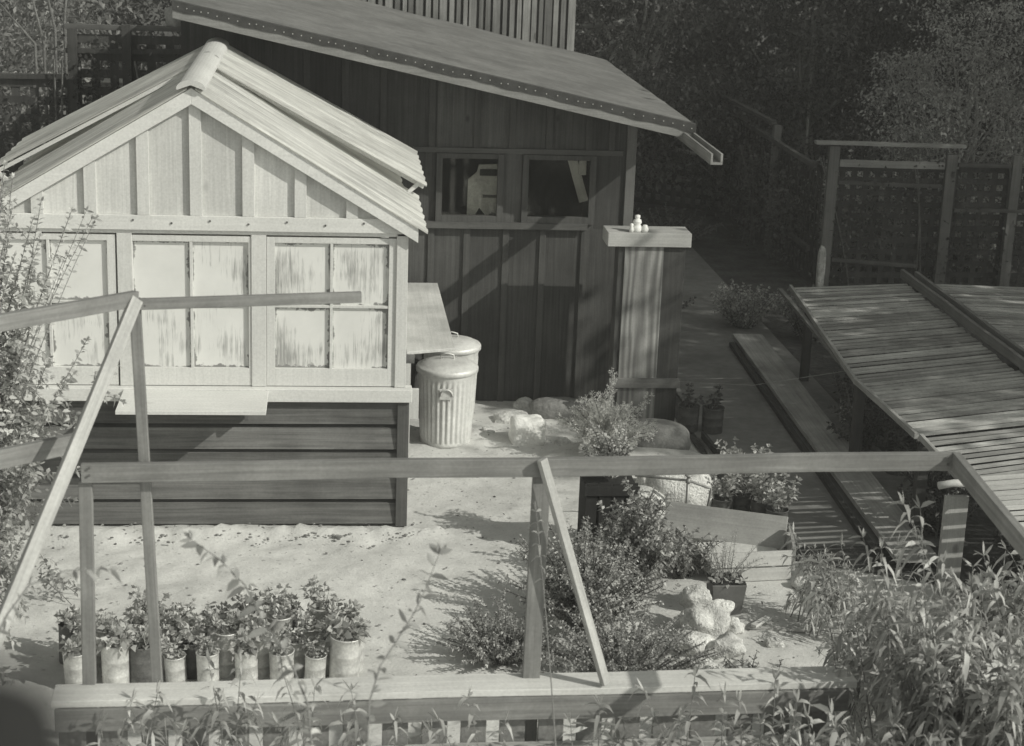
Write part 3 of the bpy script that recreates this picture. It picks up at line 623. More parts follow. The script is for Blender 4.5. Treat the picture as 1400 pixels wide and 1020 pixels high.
for i, (px, py, rx, rz, lb_) in enumerate(((668, 590, .07, .04, 'small stone between the dustbin and the broken block'), (716, 553, .11, .07, 'pale stone against the shed foot behind the broken block'), (752, 590, .10, .05, 'flat stone right of the broken block'), (770, 606, .08, .05, 'pale stone at the left foot of the feathery shrub'), (838, 603, .11, .07, 'pale stone at the right foot of the feathery shrub'), (893, 612, .09, .05, 'pale stone just above the frame rail, left of the boulder tip'), (905, 690, .16, .12, 'pale rock tucked beside the shrub left of the planting box'), (888, 660, .12, .10, 'pale rock just left of the smaller white boulder'), (925, 740, .09, .07, 'pale rock against the left end of the planting box'), (1098, 800, .08, .06, 'stone on the shaded soil right of the planting box'), (1060, 880, .07, .04, 'stone on the soil among the weeds behind the railing'), (1020, 835, .05, .03, 'small stone lying on the soil right of the square tin'))):
    p = atz(px, py, rz*.4); o = blob((p.x, p.y, rz*.4), (rx, rx*.8, rz), 230+i*5, 3, .32, 0, 2.6).build('stone', ROCK, smooth=True); tag(o, lb_, 'stone')
for i, (px, py, lb_) in enumerate(((963, 1010, 'pale empty can seen between the pickets at the right'), (553, 1012, 'pale empty can seen between the pickets below the last seedling can'), (738, 1005, 'pale empty can seen right of the middle post between the pickets'))):
    p = aty(px, py, 8.25); o = MB().lathe((p.x, 8.25, max(p.z-.20, .0)), [(0, 0), (.10, 0), (.10, .26), (.104, .27), (.094, .27), (.092, .24), (0, .24)], 24).build('empty_can', GALV, smooth=True); tag(o, lb_, 'can')
    st2 = MB().box(p.x-.16, p.x+.16, 8.1, 8.4, 0, max(p.z-.20, .0)-.002).build('staging_block', PICK); tag(st2, 'weathered block under ' + lb_, 'block')

# standpipe
sp_ = thing('standpipe', (3.0, 12.95, 0), 'thin bent water pipe with a tap standing by the pale boulder', 'water pipe')
A = aty(938, 705, 12.75); B = aty(941, 657, 12.75); Cc = aty(972, 667, 12.72); D = aty(962, 708, 12.70)
MB().tube([(A.x, A.y, 0), B], .014, 8).build('upright', PIPE, sp_, smooth=True)
MB().tube([aty(868, 650, 12.85), B, Cc-Vector((.02, 0, 0)), Cc, Cc-Vector((0, 0, .03)), (D.x, D.y, 0.02)], .010, 8).build('pipe', PIPE, sp_, smooth=True)
MB().lathe((B.x, B.y, B.z-.02), [(0, 0), (.02, 0), (.024, .02), (.014, .03), (.012, .055), (.03, .058), (.03, .068), (0, .07)], 10).build('tap', PIPE, sp_, smooth=True)

# wooden box
bxx = thing('planting_box', (3.1, 12.0, 0), 'open wooden planting box with whitish front boards and a wide back board', 'box')
board('front_board', (2.80, 11.72, .175), (3.42, 11.78, .175), .11, .025, BOXW, bxx, (0, -1, .15)); board('front_board', (2.82, 11.72, .055), (3.42, 11.78, .055), .10, .025, BOXW, bxx, (0, -1, 0))
board('side_board', (3.44, 11.80, .15), (3.52, 12.25, .15), .18, .025, PLANK, bxx, (1, 0, 0))
board('back_board', (2.62, 12.62, .17), (3.50, 12.27, .17), .26, .025, wood('grey_back_board', .33, 'X', .12), bxx, (0, -1, .55))
board('side_board', (2.81, 11.76, .08), (2.70, 12.5, .08), .12, .025, PLANK, bxx, (1, 0, 0))
MB().box(2.83, 3.42, 11.80, 12.35, .0, .07).build('soil_fill', SOIL, bxx)
shrub('leafy_weed', (2.62, 11.85, 0), .36, .26, 34, .045, .024, .026, 'leafy weed spilling over the left end of the planting box', 'weed', LF_M, side=4, top=.4)
# square tin with small bush
tn = thing('potted_bush', (2.78, 11.2, 0), 'spindly small bush in a dented square tin in front of the planting box', 'potted plant')
tx, ty = 2.80, 11.22
mb = MB(); mb.hexa([(tx-.10, ty-.09, 0), (tx+.10, ty-.09, 0), (tx+.10, ty+.09, 0), (tx-.10, ty+.09, 0)], [(tx-.125, ty-.11, .24), (tx+.125, ty-.11, .24), (tx+.125, ty+.11, .24), (tx-.125, ty+.11, .24)]); mb.build('pot', plain('dented_tin', .15, .6, .2, 8, metal=.2), tn, .006)
MB().box(tx-.12, tx+.12, ty-.105, ty+.105, .241, .25).build('soil_fill', SOILD, tn)
lb = LB(); sb = MB()
for i in range(26):
    a = rng.uniform(0, 6.28); r = rng.uniform(.02, .26); q = (tx+.03+math.cos(a)*r, ty+math.sin(a)*r*.8, .28+rng.uniform(.08, .34)*(1-r)); leafy(lb, sb, bez((tx+math.cos(a)*.04, ty, .25), q, (0, 0, .03), 6), .003, .035, .007, .018, 0, .25)
for i in range(60):
    lb.add(np.array([tx, ty, .25])+rng.uniform(-1, 1, 3)*np.array([.12, .1, .03]), rng.normal(size=3)+np.array([0, 0, .5]), .05, .03)
sb.build('stems', STEM, tn); lb.build('foliage', LF_C, tn)

# loose sticks on the ground right
board_t = lambda nm, a, b, w_, h_, mt, lb_, cat, up=(0, 0, 1), grp=None: tag(board(nm, a, b, w_, h_, mt, None, up), lb_, cat, grp)
a = atz(995, 856, .02); b = atz(1105, 862, .02); board_t('ground_batten', a, b, .03, .02, LUMBERL, 'thin pale batten lying across the soil in front of the tin', 'batten')
a = atz(1030, 856, .05); b = atz(1052, 843, .06); board_t('wood_offcut', a, b, .045, .02, BOXW, 'short pale offcut propped on the thin batten', 'offcut')

# planks on the path
a = atz(1008, 470, .09); b = atz(1225, 765, .09)
board_t('walk_plank_and_gap', (4.62, 18.4, .10), (4.42, 11.9, .10), .33, .045, PLANK, 'long wide plank lying beside the path, next to the lath house', 'plank')
board_t('walk_plank_and_gap', (4.40, 18.2, .055), (4.17, 11.9, .055), .05, .05, wood('dark_edging_and_gap', .05, 'X', .2), 'narrow dark strip put in for the dark gap left of the wide plank', 'edging')  # dark strip stands in for the shaded gap beside the plank
board_t('path_edging', (3.42, 15.0, .05), (3.52, 13.2, .05), .03, .10, wood('dark_edging_and_gap', .05, 'X', .2), 'short dark edging board on the left side of the path', 'edging')

# ------------------------------------------------------------------ potted plants
def can_plant(loc, label, var, r=.080, h=.265, mat=None, grp='seedlings in cans in the front yard', lm=None, ns=9, ll=.05, ph=.20, sprd=.11):
    t = thing('potted_seedling', loc, label, 'potted plant', grp); x, y, z = loc
    MB().lathe(loc, [(0, 0), (r*.93, 0), (r*.96, .01), (r*.96, h*.3), (r*.985, h*.31), (r*.965, h*.33), (r*.97, h*.62), (r*.995, h*.63), (r*.975, h*.65), (r, h*.97), (r*1.04, h*.98), (r*1.04, h), (r*.96, h), (r*.94, h*.9), (0, h*.88)], 24).build('pot', mat or TIN, t, smooth=True)
    lb = LB(); sb = MB()
    for i in range(ns):
        a = rng.uniform(0, 6.28); rr = rng.uniform(.2, 1)*sprd; q = (x+math.cos(a)*rr, y+math.sin(a)*rr, h+ph*rng.uniform(.35, 1)); leafy(lb, sb, bez((x+math.cos(a)*r*.3, y+math.sin(a)*r*.3, h*.88), q, (0, 0, .02), 5), .003, ll, ll*.62, .028, .25, .15, 1.1)
    sb.build('stems', STEM, t); lb.build('foliage', lm or LF_P, t); return t
def copy_tree(o, parent=None):
    c = o.copy(); COL.objects.link(c)
    if parent is not None: c.parent = parent
    for ch in [k for k in ALLCH if k.parent == o]: copy_tree(ch, c)
    return c
protos = [can_plant((0, 0, 0), '', k, mat=(TIN, TIN, TIND, TIN)[k], ns=(13, 11, 15, 18)[k], ph=(.08, .13, .06, .10)[k], ll=(.07, .055, .075, .045)[k]) for k in range(4)]
ALLCH = [o for o in COL.objects if o.parent in protos]
ordn = ['first', 'second', 'third', 'fourth', 'fifth', 'sixth', 'seventh', 'eighth', 'ninth', 'last']
rows = [('front', 10.16, [108, 160, 200, 246, 290, 336, 380, 426, 476]), ('second', 10.33, [118, 166, 212, 258, 306, 352, 400, 446, 480]), ('third', 10.50, [95, 140, 186, 236, 284, 330, 378, 424, 466]), ('back', 10.67, [206, 252, 300, 346, 392, 438])]
used = [0]*4
for rn_, yy, pxs in rows:
    for i, px in enumerate(pxs):
        k = random.randrange(4) if rn_ != 'front' else (0, 0, 2, 1, 3, 0, 1, 3, 0)[i]
        p = aty(px+random.uniform(-6, 6), 900-(yy-10.16)*90, yy+random.uniform(-.035, .035))
        o = protos[k] if not used[k] else copy_tree(protos[k]); used[k] = 1
        s_ = random.uniform(.84, 1.12)*(1.12 if px == 476 and rn_ == 'front' else 1)
        o.location = (p.x, p.y, float(hgt(p.x, p.y))-.004); o.rotation_euler = (random.uniform(-.05, .05), random.uniform(-.05, .05), random.uniform(0, 6.28)); o.scale = (s_, s_, s_*random.uniform(.92, 1.1))
        o['label'] = '%s leafy seedling can from the left in the %s row of cans' % (ordn[i] if i < len(pxs)-1 else 'last', rn_)
# dark pots by the pillar and the cluster by the path
k = 0
for (x, y, lb_) in ((3.33, 15.25, 'dark pot on the left of the pair just right of the pillar'), (3.55, 15.2, 'dark pot on the right of the pair beside the pillar')):
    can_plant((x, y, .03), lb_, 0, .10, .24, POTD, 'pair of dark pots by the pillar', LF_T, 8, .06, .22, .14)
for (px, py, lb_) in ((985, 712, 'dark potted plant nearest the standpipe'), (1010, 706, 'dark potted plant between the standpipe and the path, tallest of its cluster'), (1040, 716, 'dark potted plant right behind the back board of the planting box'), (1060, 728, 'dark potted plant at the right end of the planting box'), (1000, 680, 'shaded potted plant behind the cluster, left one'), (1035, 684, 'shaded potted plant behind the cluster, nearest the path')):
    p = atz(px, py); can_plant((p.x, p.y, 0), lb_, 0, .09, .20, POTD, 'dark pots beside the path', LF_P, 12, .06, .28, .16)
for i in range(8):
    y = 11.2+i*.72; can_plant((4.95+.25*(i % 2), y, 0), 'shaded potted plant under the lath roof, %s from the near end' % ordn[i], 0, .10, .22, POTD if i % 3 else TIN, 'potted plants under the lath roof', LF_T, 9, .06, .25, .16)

# dark crate behind shrub
cr = thing('dark_crate', (2.15, 12.3, 0), 'tall dark slatted crate standing behind the dense shrub', 'crate')
x0, x1, y0, y1 = 1.93, 2.32, 12.2, 12.55; hh = .60
for i in range(4): xx = x0+(x1-x0-.085)*i/3; MB().box(xx, xx+.085, y0, y0+.02, 0, hh).build('slat', wood('crate_wood', .03, 'Z', .2), cr)
MB().box(x0+.0, x1, y0+.022, y1, 0, hh-.04).build('body', wood('crate_wood', .03, 'Z', .2), cr); MB().box(x0-.01, x1+.01, y0-.02, y0-.002, hh-.09, hh-.02).build('rail', wood('crate_wood', .03, 'Z', .2), cr)

shrub('crate_plant', (2.14, 12.38, .60), .38, .24, 30, .05, .028, .024, 'leafy plant growing on top of the dark crate', 'plant', LF_M, side=4, top=.4)

# ------------------------------------------------------------------ lath house
lh = thing('lath_house', (5.4, 13.0, 0), 'low lath roofed shade frame over plants, right of the path', 'shade frame')
def lath_panel(y0, y1, xa, xb, za0, za1, zb0, zb1, gap, mt=None, sk=0.0):
    mb = MB(); wl_ = .066; gap = .029; n = int((y1-y0)/(wl_+gap))
    for i in range(n):
        t = (i+.5)/n; y = y0+(y1-y0)*t; za = za0+(za1-za0)*t; zb = zb0+(zb1-zb0)*t
        e = random.uniform(-.006, .006)+sk*t
        mb.beam((xa+e, y+random.uniform(-.005, .005), za+random.uniform(-.004, .004)), (xb+random.uniform(-.02, .02), y+random.uniform(-.007, .007), zb+random.uniform(-.004, .004)), wl_*random.uniform(.78, 1.12), .010)
    mb.build('lath_panel', mt or LATH, lh)
    for xx, za_, zb_ in ((xa+.03, za0, za1), (xb-.03, zb0, zb1)): board('edge_batten', (xx, y0, za_-.022), (xx, y1, zb_-.022), .045, .03, LATHB, lh)
    board('edge_strip', (xa-.005, y0, za0+.008), (xa-.005+sk, y1, za1+.008), .03, .05, LATH, lh)
EX = 4.57
lath_panel(14.22, 17.1, EX, 5.92, .80, .96, .96, 1.02, .012, None, .14)
lath_panel(12.55, 14.2, EX-.02, 5.90, .86, .82, 1.02, .98, .020)
lath_panel(11.55, 12.50, EX, 5.88, .84, .87, 1.02, 1.02, .016)
lath_panel(10.22, 11.5, EX, 5.86, .90, .90, 1.0, 1.0, .020, LATH_LIT)
lath_panel(8.7, 10.1, EX, 5.86, .86, .88, .96, .98, .020, LATH_LIT)
lath_panel(14.2, 17.1, 6.06, 8.6, .98, 1.02, .90, .96, .012)
lath_panel(11.4, 14.15, 6.04, 8.6, 1.0, 1.0, .88, .90, .016)
board('ridge_beam', (5.95, 17.35, 1.07), (5.91, 8.8, 1.03), .04, .09, LATHB, lh); board('ridge_beam', (6.05, 17.2, 1.08), (6.0, 8.8, 1.04), .04, .09, LATHB, lh)
for (x, y, z) in ((EX+.30, 16.9, .92), (EX+.03, 14.2, .78), (EX+.03, 12.5, .80), (EX+.02, 10.1, .84), (5.95, 16.9, 1.0), (5.95, 14.2, .98), (5.95, 12.5, .98), (8.5, 16.9, .9), (8.5, 12, .85)):
    MB().box(x-.04, x+.04, y-.04, y+.04, 0, z).build('post', wood('lath_post', .06, 'Z', .2), lh)
MB().box(4.39, 4.56, 11.38, 11.42, 0, .80).build('wide_board', wood('lath_board', .32, 'Z', .12), lh, .003)
a = aty(1283, 664, 11.35); b = aty(1325, 661, 11.35); tag(MB().tube([a, (a+b)/2+Vector((0, 0, .01)), b], .028, 8).build('rolled_cloth', plain('cloth', .5, .8, .2, 8), smooth=True), 'pale roll of cloth lying on top of the striped wide board', 'cloth roll')

for i in range(9):
    y = 10.4+i*.72; shrub('shade_plant', (4.82+.2*(i % 3), y, 0), .62, .34, 26, .07, .035, .04, 'bushy dark plant growing under the lath roof, %s from the near end' % ordn[i], 'plant', LF_T, side=3, top=.4, group='bushy plants under the lath roof')

# ------------------------------------------------------------------ back fences
def lattice_panel(parent, p, q, z0, z1, pitch, wd, mat):
    p = Vector(p); q = Vector(q); L = (q-p).length; d = (q-p)/L; mb = MB(); nn = Vector((-d.y, d.x, 0))
    k = int(L/pitch)
    for i in range(k+1):
        a = p+d*(L*i/k); mb.beam(a+Vector((0, 0, z0)), a+Vector((0, 0, z1))+Vector((0, 0, 0)), .008, wd, tuple(d))
    k = int((z1-z0)/pitch)
    for i in range(k+1):
        z = z0+(z1-z0)*i/k; mb.beam(p+nn*-.012+Vector((0, 0, z)), q+nn*-.012+Vector((0, 0, z)), .008, wd)
    return mb.build('lattice', mat, parent)
f1 = thing('lattice_fence', (6.9, 21.1, 0), 'lattice fence panel with a pale double top rail, facing the yard behind the lath roof', 'fence', 'lattice fences at the back right')
lattice_panel(f1, (6.2, 21.1, 0), (7.7, 21.1, 0), .05, 1.55, .15, .075, FENCE)
for x, z in ((6.2, 1.83), (7.7, 1.75)): MB().box(x-.065, x+.065, 21.0, 21.08, 0, z).build('post', wood('fence_post', .16, 'Z', .2), f1)
board('rail', (5.95, 21.02, 1.87), (7.85, 21.02, 1.86), .12, .04, wood('fence_top', .30, 'X', .2), f1); board('rail', (6.28, 21.03, 1.62), (7.62, 21.03, 1.61), .03, .09, wood('fence_top', .30, 'X', .2), f1); board('rail', (6.28, 21.03, 1.38), (7.6, 21.03, 1.35), .03, .05, FENCEX, f1); board('rail', (6.28, 21.03, .4), (7.4, 21.03, .33), .03, .05, FENCEX, f1)
tag(blob((6.12, 20.9, .30), (.05, .04, .30), 77, 3, .1, 0, 4).build('stone_marker', ROCK), 'small pale upright stone at the foot of the corner fence post', 'stone')
f2 = thing('lattice_fence', (8.2, 21.1, 0), 'lattice fence panel at the right edge with a lower top rail', 'fence', 'lattice fences at the back right')
lattice_panel(f2, (7.85, 21.15, 0), (9.6, 21.15, 0), .05, 1.55, .15, .075, FENCE)
MB().box(8.5, 8.62, 21.03, 21.12, 0, 1.75).build('post', wood('fence_post', .16, 'Z', .2), f2)
board('rail', (7.8, 21.05, 1.62), (8.48, 21.05, 1.62), .05, .05, FENCEX, f2); board('rail', (7.8, 21.05, 1.05), (9.6, 21.05, 1.05), .04, .05, FENCEX, f2)
f3 = thing('lattice_fence', (6.1, 23.2, 0), 'dark lattice fence running away from the corner post along the path', 'fence', 'lattice fences at the back right')
lattice_panel(f3, (6.12, 21.2, 0), (6.0, 25.9, 0), .05, 1.5, .16, .08, FENCE)
for y, z in ((23.3, 1.75), (25.9, 1.75)): MB().box(6.0, 6.1, y-.05, y+.05, 0, z).build('post', wood('fence_post', .16, 'Z', .2), f3)
board('rail', (6.02, 21.2, 1.55), (5.98, 25.9, 1.55), .06, .06, FENCEX, f3); board('rail', (6.02, 21.2, .5), (5.98, 25.9, .5), .05, .06, FENCEX, f3); board('rail', (6.0, 23.3, 1.78), (5.3, 26.6, 2.05), .08, .05, FENCEX, f3); lattice_panel(f3, (6.0, 26.0, 0), (4.2, 27.2, 0), .05, 1.9, .16, .08, FENCE)
# left fence
f4 = thing('lattice_fence', (-2.6, 18, 0), 'tall dark lattice fence overgrown with climber behind the greenhouse', 'fence')
lattice_panel(f4, (-2.5, 18, 0), (-1.4, 18, 0), .1, 3.2, .17, .085, FENCE); lattice_panel(f4, (-4.2, 18, 0), (-2.56, 18, 0), .1, 2.75, .17, .085, FENCE)
for x, z in ((-2.53, 3.3), (-1.42, 3.4), (-4.2, 2.9), (-2.0, 3.35)): MB().box(x-.045, x+.045, 17.9, 17.98, 0, z).build('post', FENCE, f4)
board('rail', (-2.6, 17.96, 3.32), (-1.36, 17.96, 3.32), .06, .05, FENCEX, f4); board('rail', (-2.6, 17.96, 3.08), (-1.36, 17.96, 3.10), .04, .05, FENCE, f4)
board('rail', (-4.2, 17.96, 2.8), (-2.58, 17.96, 2.82), .06, .05, FENCE, f4)
gw = thing('garden_wall', (-2.2, 23, 0), 'pale low wall glimpsed through the lattice fence on the left', 'wall')
MB().box(-4.6, -1.6, 23, 23.25, 0, 2.15).build('wall_face', plain('pale_wall', .32, .9, .3, 2), gw); MB().box(-4.65, -1.55, 22.95, 23.3, 2.153, 2.23).build('coping', ROCK, gw)
o = blob((-1.50, 18.05, 3.42), (.13, .12, .13), 91, 4, .2, None, 2.6).build('cloth_bundle', plain('grey_cloth', .25, .9, .3, 6), smooth=True); tag(o, 'crumpled grey bundle perched on the fence top beside the shed', 'bundle')
# slatted wall behind shed
sw = thing('slatted_wall', (1.6, 22, 0), 'tall wall of upright pale slats rising behind the shed roof', 'wall')
s_ = MB(); x = -1.5
while x < 3.0:
    w_ = random.choice((.05, .06, .09)); s_.box(x, x+w_, 22+random.uniform(-.004, .004), 22.03, .0, 4.6+random.uniform(-.05, .05)); x += w_+random.choice((.02, .03, .035))
s_.build('slats', SLAT, sw); MB().box(-1.5, 3.0, 22.04, 22.08, 0, 4.5).build('backing', wood('dark_backing', .06, 'Z', .2), sw)

# ------------------------------------------------------------------ trees and background greenery
BT = 'trees behind the fences at the back right'
tree('shade_tree', (4.4, 25.5, 0), 5, 2.6, (1.7, 1.5, 2.4), 'dark leafy tree right behind the end of the shed roof', LF_T, 300, 120, .08, BT, csz=.36, lim=40, bark=BARKL)
tree('shade_tree', (7.2, 26.5, 0), 5, 2.7, (2.2, 1.6, 2.4), 'dark leafy tree rising behind the fence corner post', LF_T, 360, 120, .08, BT, csz=.36, lim=50, bark=BARKL)
tree('shade_tree', (10.2, 25.0, 0), 5, 2.6, (2.2, 1.8, 2.4), 'dark leafy tree behind the lattice at the right edge', LF_T, 360, 120, .08, BT, csz=.36, lim=50, bark=BARKL)
tree('shade_tree', (8.4, 22.9, 0), 4, 2.1, (1.3, .9, 1.5), 'lighter leafy young tree just behind the panel with the pale double rail', LF_M, 170, 90, .055, BT, .06, csz=.3, lim=40, bark=BARKL)
tree('shade_tree', (13.2, 29.0, 0), 5, 2.6, (3.0, 2.0, 2.6), 'farthest dark tree in the upper right corner', LF_T, 400, 80, .10, BT)
tree('shade_tree', (2.5, 30.5, 0), 6, 2.8, (3.5, 2, 2.8), 'farthest dark tree behind the slatted wall', LF_T, 400, 80, .10, BT)
tree('shade_tree', (7.5, 32.5, 0), 6, 2.4, (4.0, 2, 2.8), 'broad dark tree filling the far background right of the slatted wall', LF_T, 500, 90, .10, BT)
tree('light_tree', (-4.6, 22.0, 0), 5, 2.6, (1.9, 1.6, 1.7), 'pale leaved tree with thin bare stems in the upper left corner', LF_TL, 260, 55, .085, None, .06, BARKL, 30)
tree('light_tree', (-7.0, 26, 0), 6, 3.0, (3, 2, 2.6), 'larger leafy tree behind the pale one at the far left', LF_TL, 260, 60, .12, None, .1, BARKL, 20)
tree('shade_tree', (-1.8, 27, 0), 5, 2.6, (2.2, 1.5, 2.4), 'dark tree behind the garden wall on the left', LF_T, 260, 80, .09)
st_ = thing('bare_stems', (-3.2, 19.5, 0), 'thin pale bare stems leaning above the left lattice fence', 'sapling'); mb = MB()
for (p1, p2) in (((60, 60), (40, -20)), ((75, 40), (62, -20)), ((88, 30), (92, -20)), ((48, 60), (0, 5))): mb.tube([aty(*p1, 19.5)-Vector((0, 0, 2.6)), aty(*p1, 19.5), aty(*p2, 19.6)], [.022, .016, .009], 6)
mb.build('stems', BARK, st_, smooth=True)
# climbers
def climber(name, box, n, label, lm=LF_V, ls=.06, parent=None, clump=26):
    lb = LB(); (x0, x1), (y0, y1), (z0, z1) = box; C0 = rng.uniform(size=(clump, 3))*np.array([x1-x0, y1-y0, z1-z0])+np.array([x0, y0, z0])
    idx = rng.integers(0, clump, n); P = C0[idx]+rng.normal(size=(n, 3))*np.array([.16, .05, .16]); lb.add(P, rng.normal(size=(n, 3))+np.array([0, -.4, -.4]), rng.uniform(.7, 1.2, n)*ls, rng.uniform(.7, 1.2, n)*ls*.7)
    t = thing(name, ((x0+x1)/2, (y0+y1)/2, 0), label, 'climber'); mb = MB()
    for k in range(5): xx = rng.uniform(x0, x1); mb.tube(bez((xx, (y0+y1)/2, 0), (xx+rng.normal()*.4, (y0+y1)/2, z1), (.1, 0, 0), 7), .01, 5)
    mb.build('stems', BARK, t); lb.build('foliage', lm, t); return t
climber('climber', ((-4.1, -1.5), (17.8, 17.95), (.3, 3.0)), 2600, 'dark climber spread over the left lattice fence', ls=.055, clump=40)
climber('climber', ((6.2, 7.9), (20.9, 21.2), (.2, 1.7)), 800, 'sparse climber on the lattice panel with the pale rails', LF_T, .05, clump=30)
climber('climber', ((7.8, 9.6), (20.9, 21.2), (.2, 1.7)), 800, 'sparse climber over the right edge lattice panel', LF_T, .05, clump=30)
climber('climber', ((5.7, 6.1), (21.5, 26), (.2, 1.4)), 2600, 'dark climber along the fence that runs away by the path', LF_V, .06, clump=50)
shrub('low_bush', (4.75, 19.1, 0), .5, .42, 70, .05, .035, .03, 'low greyish bush just beyond the far end of the wide plank', 'bush', LF_M, side=3)
shrub('low_bush', (5.4, 18.6, 0), .55, .5, 80, .05, .035, .03, 'low bush at the far left corner of the lath roof', 'bush', LF_M, side=3)
shrub('low_bush', (3.9, 19.6, 0), .25, .4, 20, .04, .03, .035, 'low dark growth at the far end of the path beside the shed', 'bush', LF_T, side=3)
shrub('low_bush', (4.7, 23.5, 0), .5, .8, 40, .07, .04, .05, 'dark bush beside the far path behind the pillar', 'bush', LF_T, side=3)

shrub('hedge_bush', (6.9, 22.2, 0), 1.5, .8, 90, .07, .045, .05, 'leafy bush glimpsed through the lattice panel with the pale double rail', 'bush', LF_S, side=4, top=.4)
shrub('hedge_bush', (8.6, 22.3, 0), 1.4, .8, 80, .07, .045, .05, 'leafy bush glimpsed through the right edge lattice panel', 'bush', LF_S, side=4, top=.4)
# feathery shrub
def feathery(base, h, label, ns=26, sp=.42):
    t = thing('feathery_shrub', base, label, 'shrub'); lb = LB(); sb = MB(); base = np.array(base, float)
    for i in range(ns):
        a = rng.uniform(0, 6.28); r = sp*math.sqrt(rng.uniform(.02, 1)); hh = h*rng.uniform(.45, .8)*(1.1-.6*(r/sp)**1.5)
        if i == 0: r, hh = .03, h
        if i == 1: a, r, hh = .1, sp*.8, h*.72
        q = base+np.array([math.cos(a)*r, math.sin(a)*r, hh]); pts = bez(base, q, (-math.cos(a)*.03, 0, .1), 8); sb.tube(pts, .004, 4)
        P, T, s = resample(pts, .03)
        for j in range(len(P)):
            if s[j] < .2: continue
            for sgn in (-1, 1):
                d = unit(np.cross(T[j], rng.normal(size=3)))*sgn*.7+T[j]*.7; L = .13*(1.1-s[j])+.03; pt = bez(P[j], P[j]+unit(d)*L, (0, 0, .01), 5)
                leafy(lb, None, pt, .001, .026, .009, .011, 0, .0, .7, False, 2)
    sb.build('stems', STEM, t); lb.build('foliage', LF_C, t); return t
feathery((2.42, 14.35, .06), .78, 'pale feathery shrub with one tall plume in front of the shed, behind the frame rail', 62, .46)

# dense middle shrub
shrub('leafy_shrub', (1.78, 11.1, 0), .80, .60, 125, .036, .021, .016, 'dense small leaved shrub behind the middle post of the timber frame', 'shrub', LF_M, side=5, top=.45, sidelen=.3, sphere=.5, sm=BARK)
shrub('leafy_shrub', (2.24, 11.7, 0), .86, .36, 60, .052, .030, .021, 'taller leafy shrub right of the dense one, its top beside the white boulder', 'shrub', LF_M, side=4, top=.4, sphere=.4, sm=BARK)
shrub('leafy_shrub', (1.15, 10.5, 0), .42, .42, 90, .030, .015, .015, 'low wispy shrub spreading left of the dense one over its own shadow', 'shrub', LF_M, side=4, top=.4, sphere=.5)
shrub('leafy_shrub', (1.9, 10.1, 0), .50, .70, 120, .030, .016, .015, 'low twiggy shrub just behind the railing under the brace', 'shrub', LF_M, side=4, top=.4, sphere=.4)
shrub('leafy_shrub', (2.7, 9.8, 0), .28, .40, 40, .035, .016, .022, 'low weedy shrub behind the railing near the rocks', 'shrub', LF_M, side=3, top=.4, sphere=.4)

# left pale shrub: arching sprays
def sprays(name, base, tips, label, lm, ll, lw, step, ns=4, sub=5, sl=.35, r=.008, droop=.3, sm=None, long=True, jit=.12, cat='shrub', start=.25, group=None):
    t = thing(name, base, label, cat, group); lb = LB(); sb = MB(); base = np.array(base, float)
    for tp in tips:
        for k in range(ns):
            q = np.array(tp)+rng.normal(size=3)*jit*(k > 0); pts = bez(base+rng.normal(size=3)*np.array([.1, .1, 0]), q, (0, 0, .3*abs(q[2]-base[2])*.4), 9); leafy(lb, sb, pts, r, ll, lw, step, droop, start)
            for j in range(sub):
                u = rng.uniform(.4, .97); i0 = int(u*8); P0 = pts[i0]; d = rng.normal(size=3)*np.array([1, 1, .7]); Q = P0+unit(d)*sl*rng.uniform(.4, 1); leafy(lb, sb, bez(P0, Q, (0, 0, .04), 5), r*.5, ll*.85, lw*.85, step, droop, .1)
    sb.build('stems', sm or STEM, t); lb.build('foliage', lm, t, long); return t
def T3(px, py, y): p = aty(px, py, y); return (p.x, p.y, p.z)
sprays('pale_shrub', (-2.35, 10.6, 0), [T3(5, 250, 10.9), T3(15, 300, 10.8), T3(45, 300, 10.7), T3(20, 350, 10.6), T3(5, 400, 10.6), T3(45, 400, 10.7), T3(10, 450, 10.6), T3(45, 480, 10.6), T3(0, 520, 10.6), T3(20, 560, 10.6), T3(0, 620, 10.5), T3(10, 680, 10.5), T3(-10, 740, 10.4)], 'pale leaved shrub spilling in over the left edge in front of the greenhouse', LF_S, .060, .032, .030, 4, 9, .28, .007, .35)
sprays('pale_shrub', (-2.4, 10.3, 0), [T3(118, 288, 10.6)], 'single long spray reaching over the gable of the greenhouse', LF_S, .055, .028, .05, 2, 3, .15, .005, .35, start=.55)
sprays('pale_shrub', (-2.4, 10.2, 0), [T3(90, 348, 10.6)], 'spray of leaves crossing the upper left window pane', LF_S, .055, .028, .045, 2, 5, .15, .005, .35, start=.55)
sprays('pale_shrub', (-2.4, 10.1, 0), [T3(100, 512, 10.4), T3(60, 560, 10.4), T3(52, 640, 10.4)], 'sprays reaching over the greenhouse sill from the left shrub', LF_S, .065, .032, .03, 3, 9, .25, .006, .35, start=.5)
sprays('pale_shrub', (-2.2, 9.6, 0), [T3(10, 770, 9.9), T3(40, 760, 10.0), T3(5, 720, 10.1)], 'low pale foliage at the left edge beneath the long brace', LF_S, .065, .032, .03, 4, 8, .25, .006, .35, start=.4)
sprays('weed', (-1.75, 11.6, 0), [T3(58, 785, 11.5), T3(75, 790, 11.4)], 'small leafy weed on the soil at the foot of the left post', LF_M, .05, .03, .03, 2, 3, .1, .004, .3, cat='weed', start=.3)

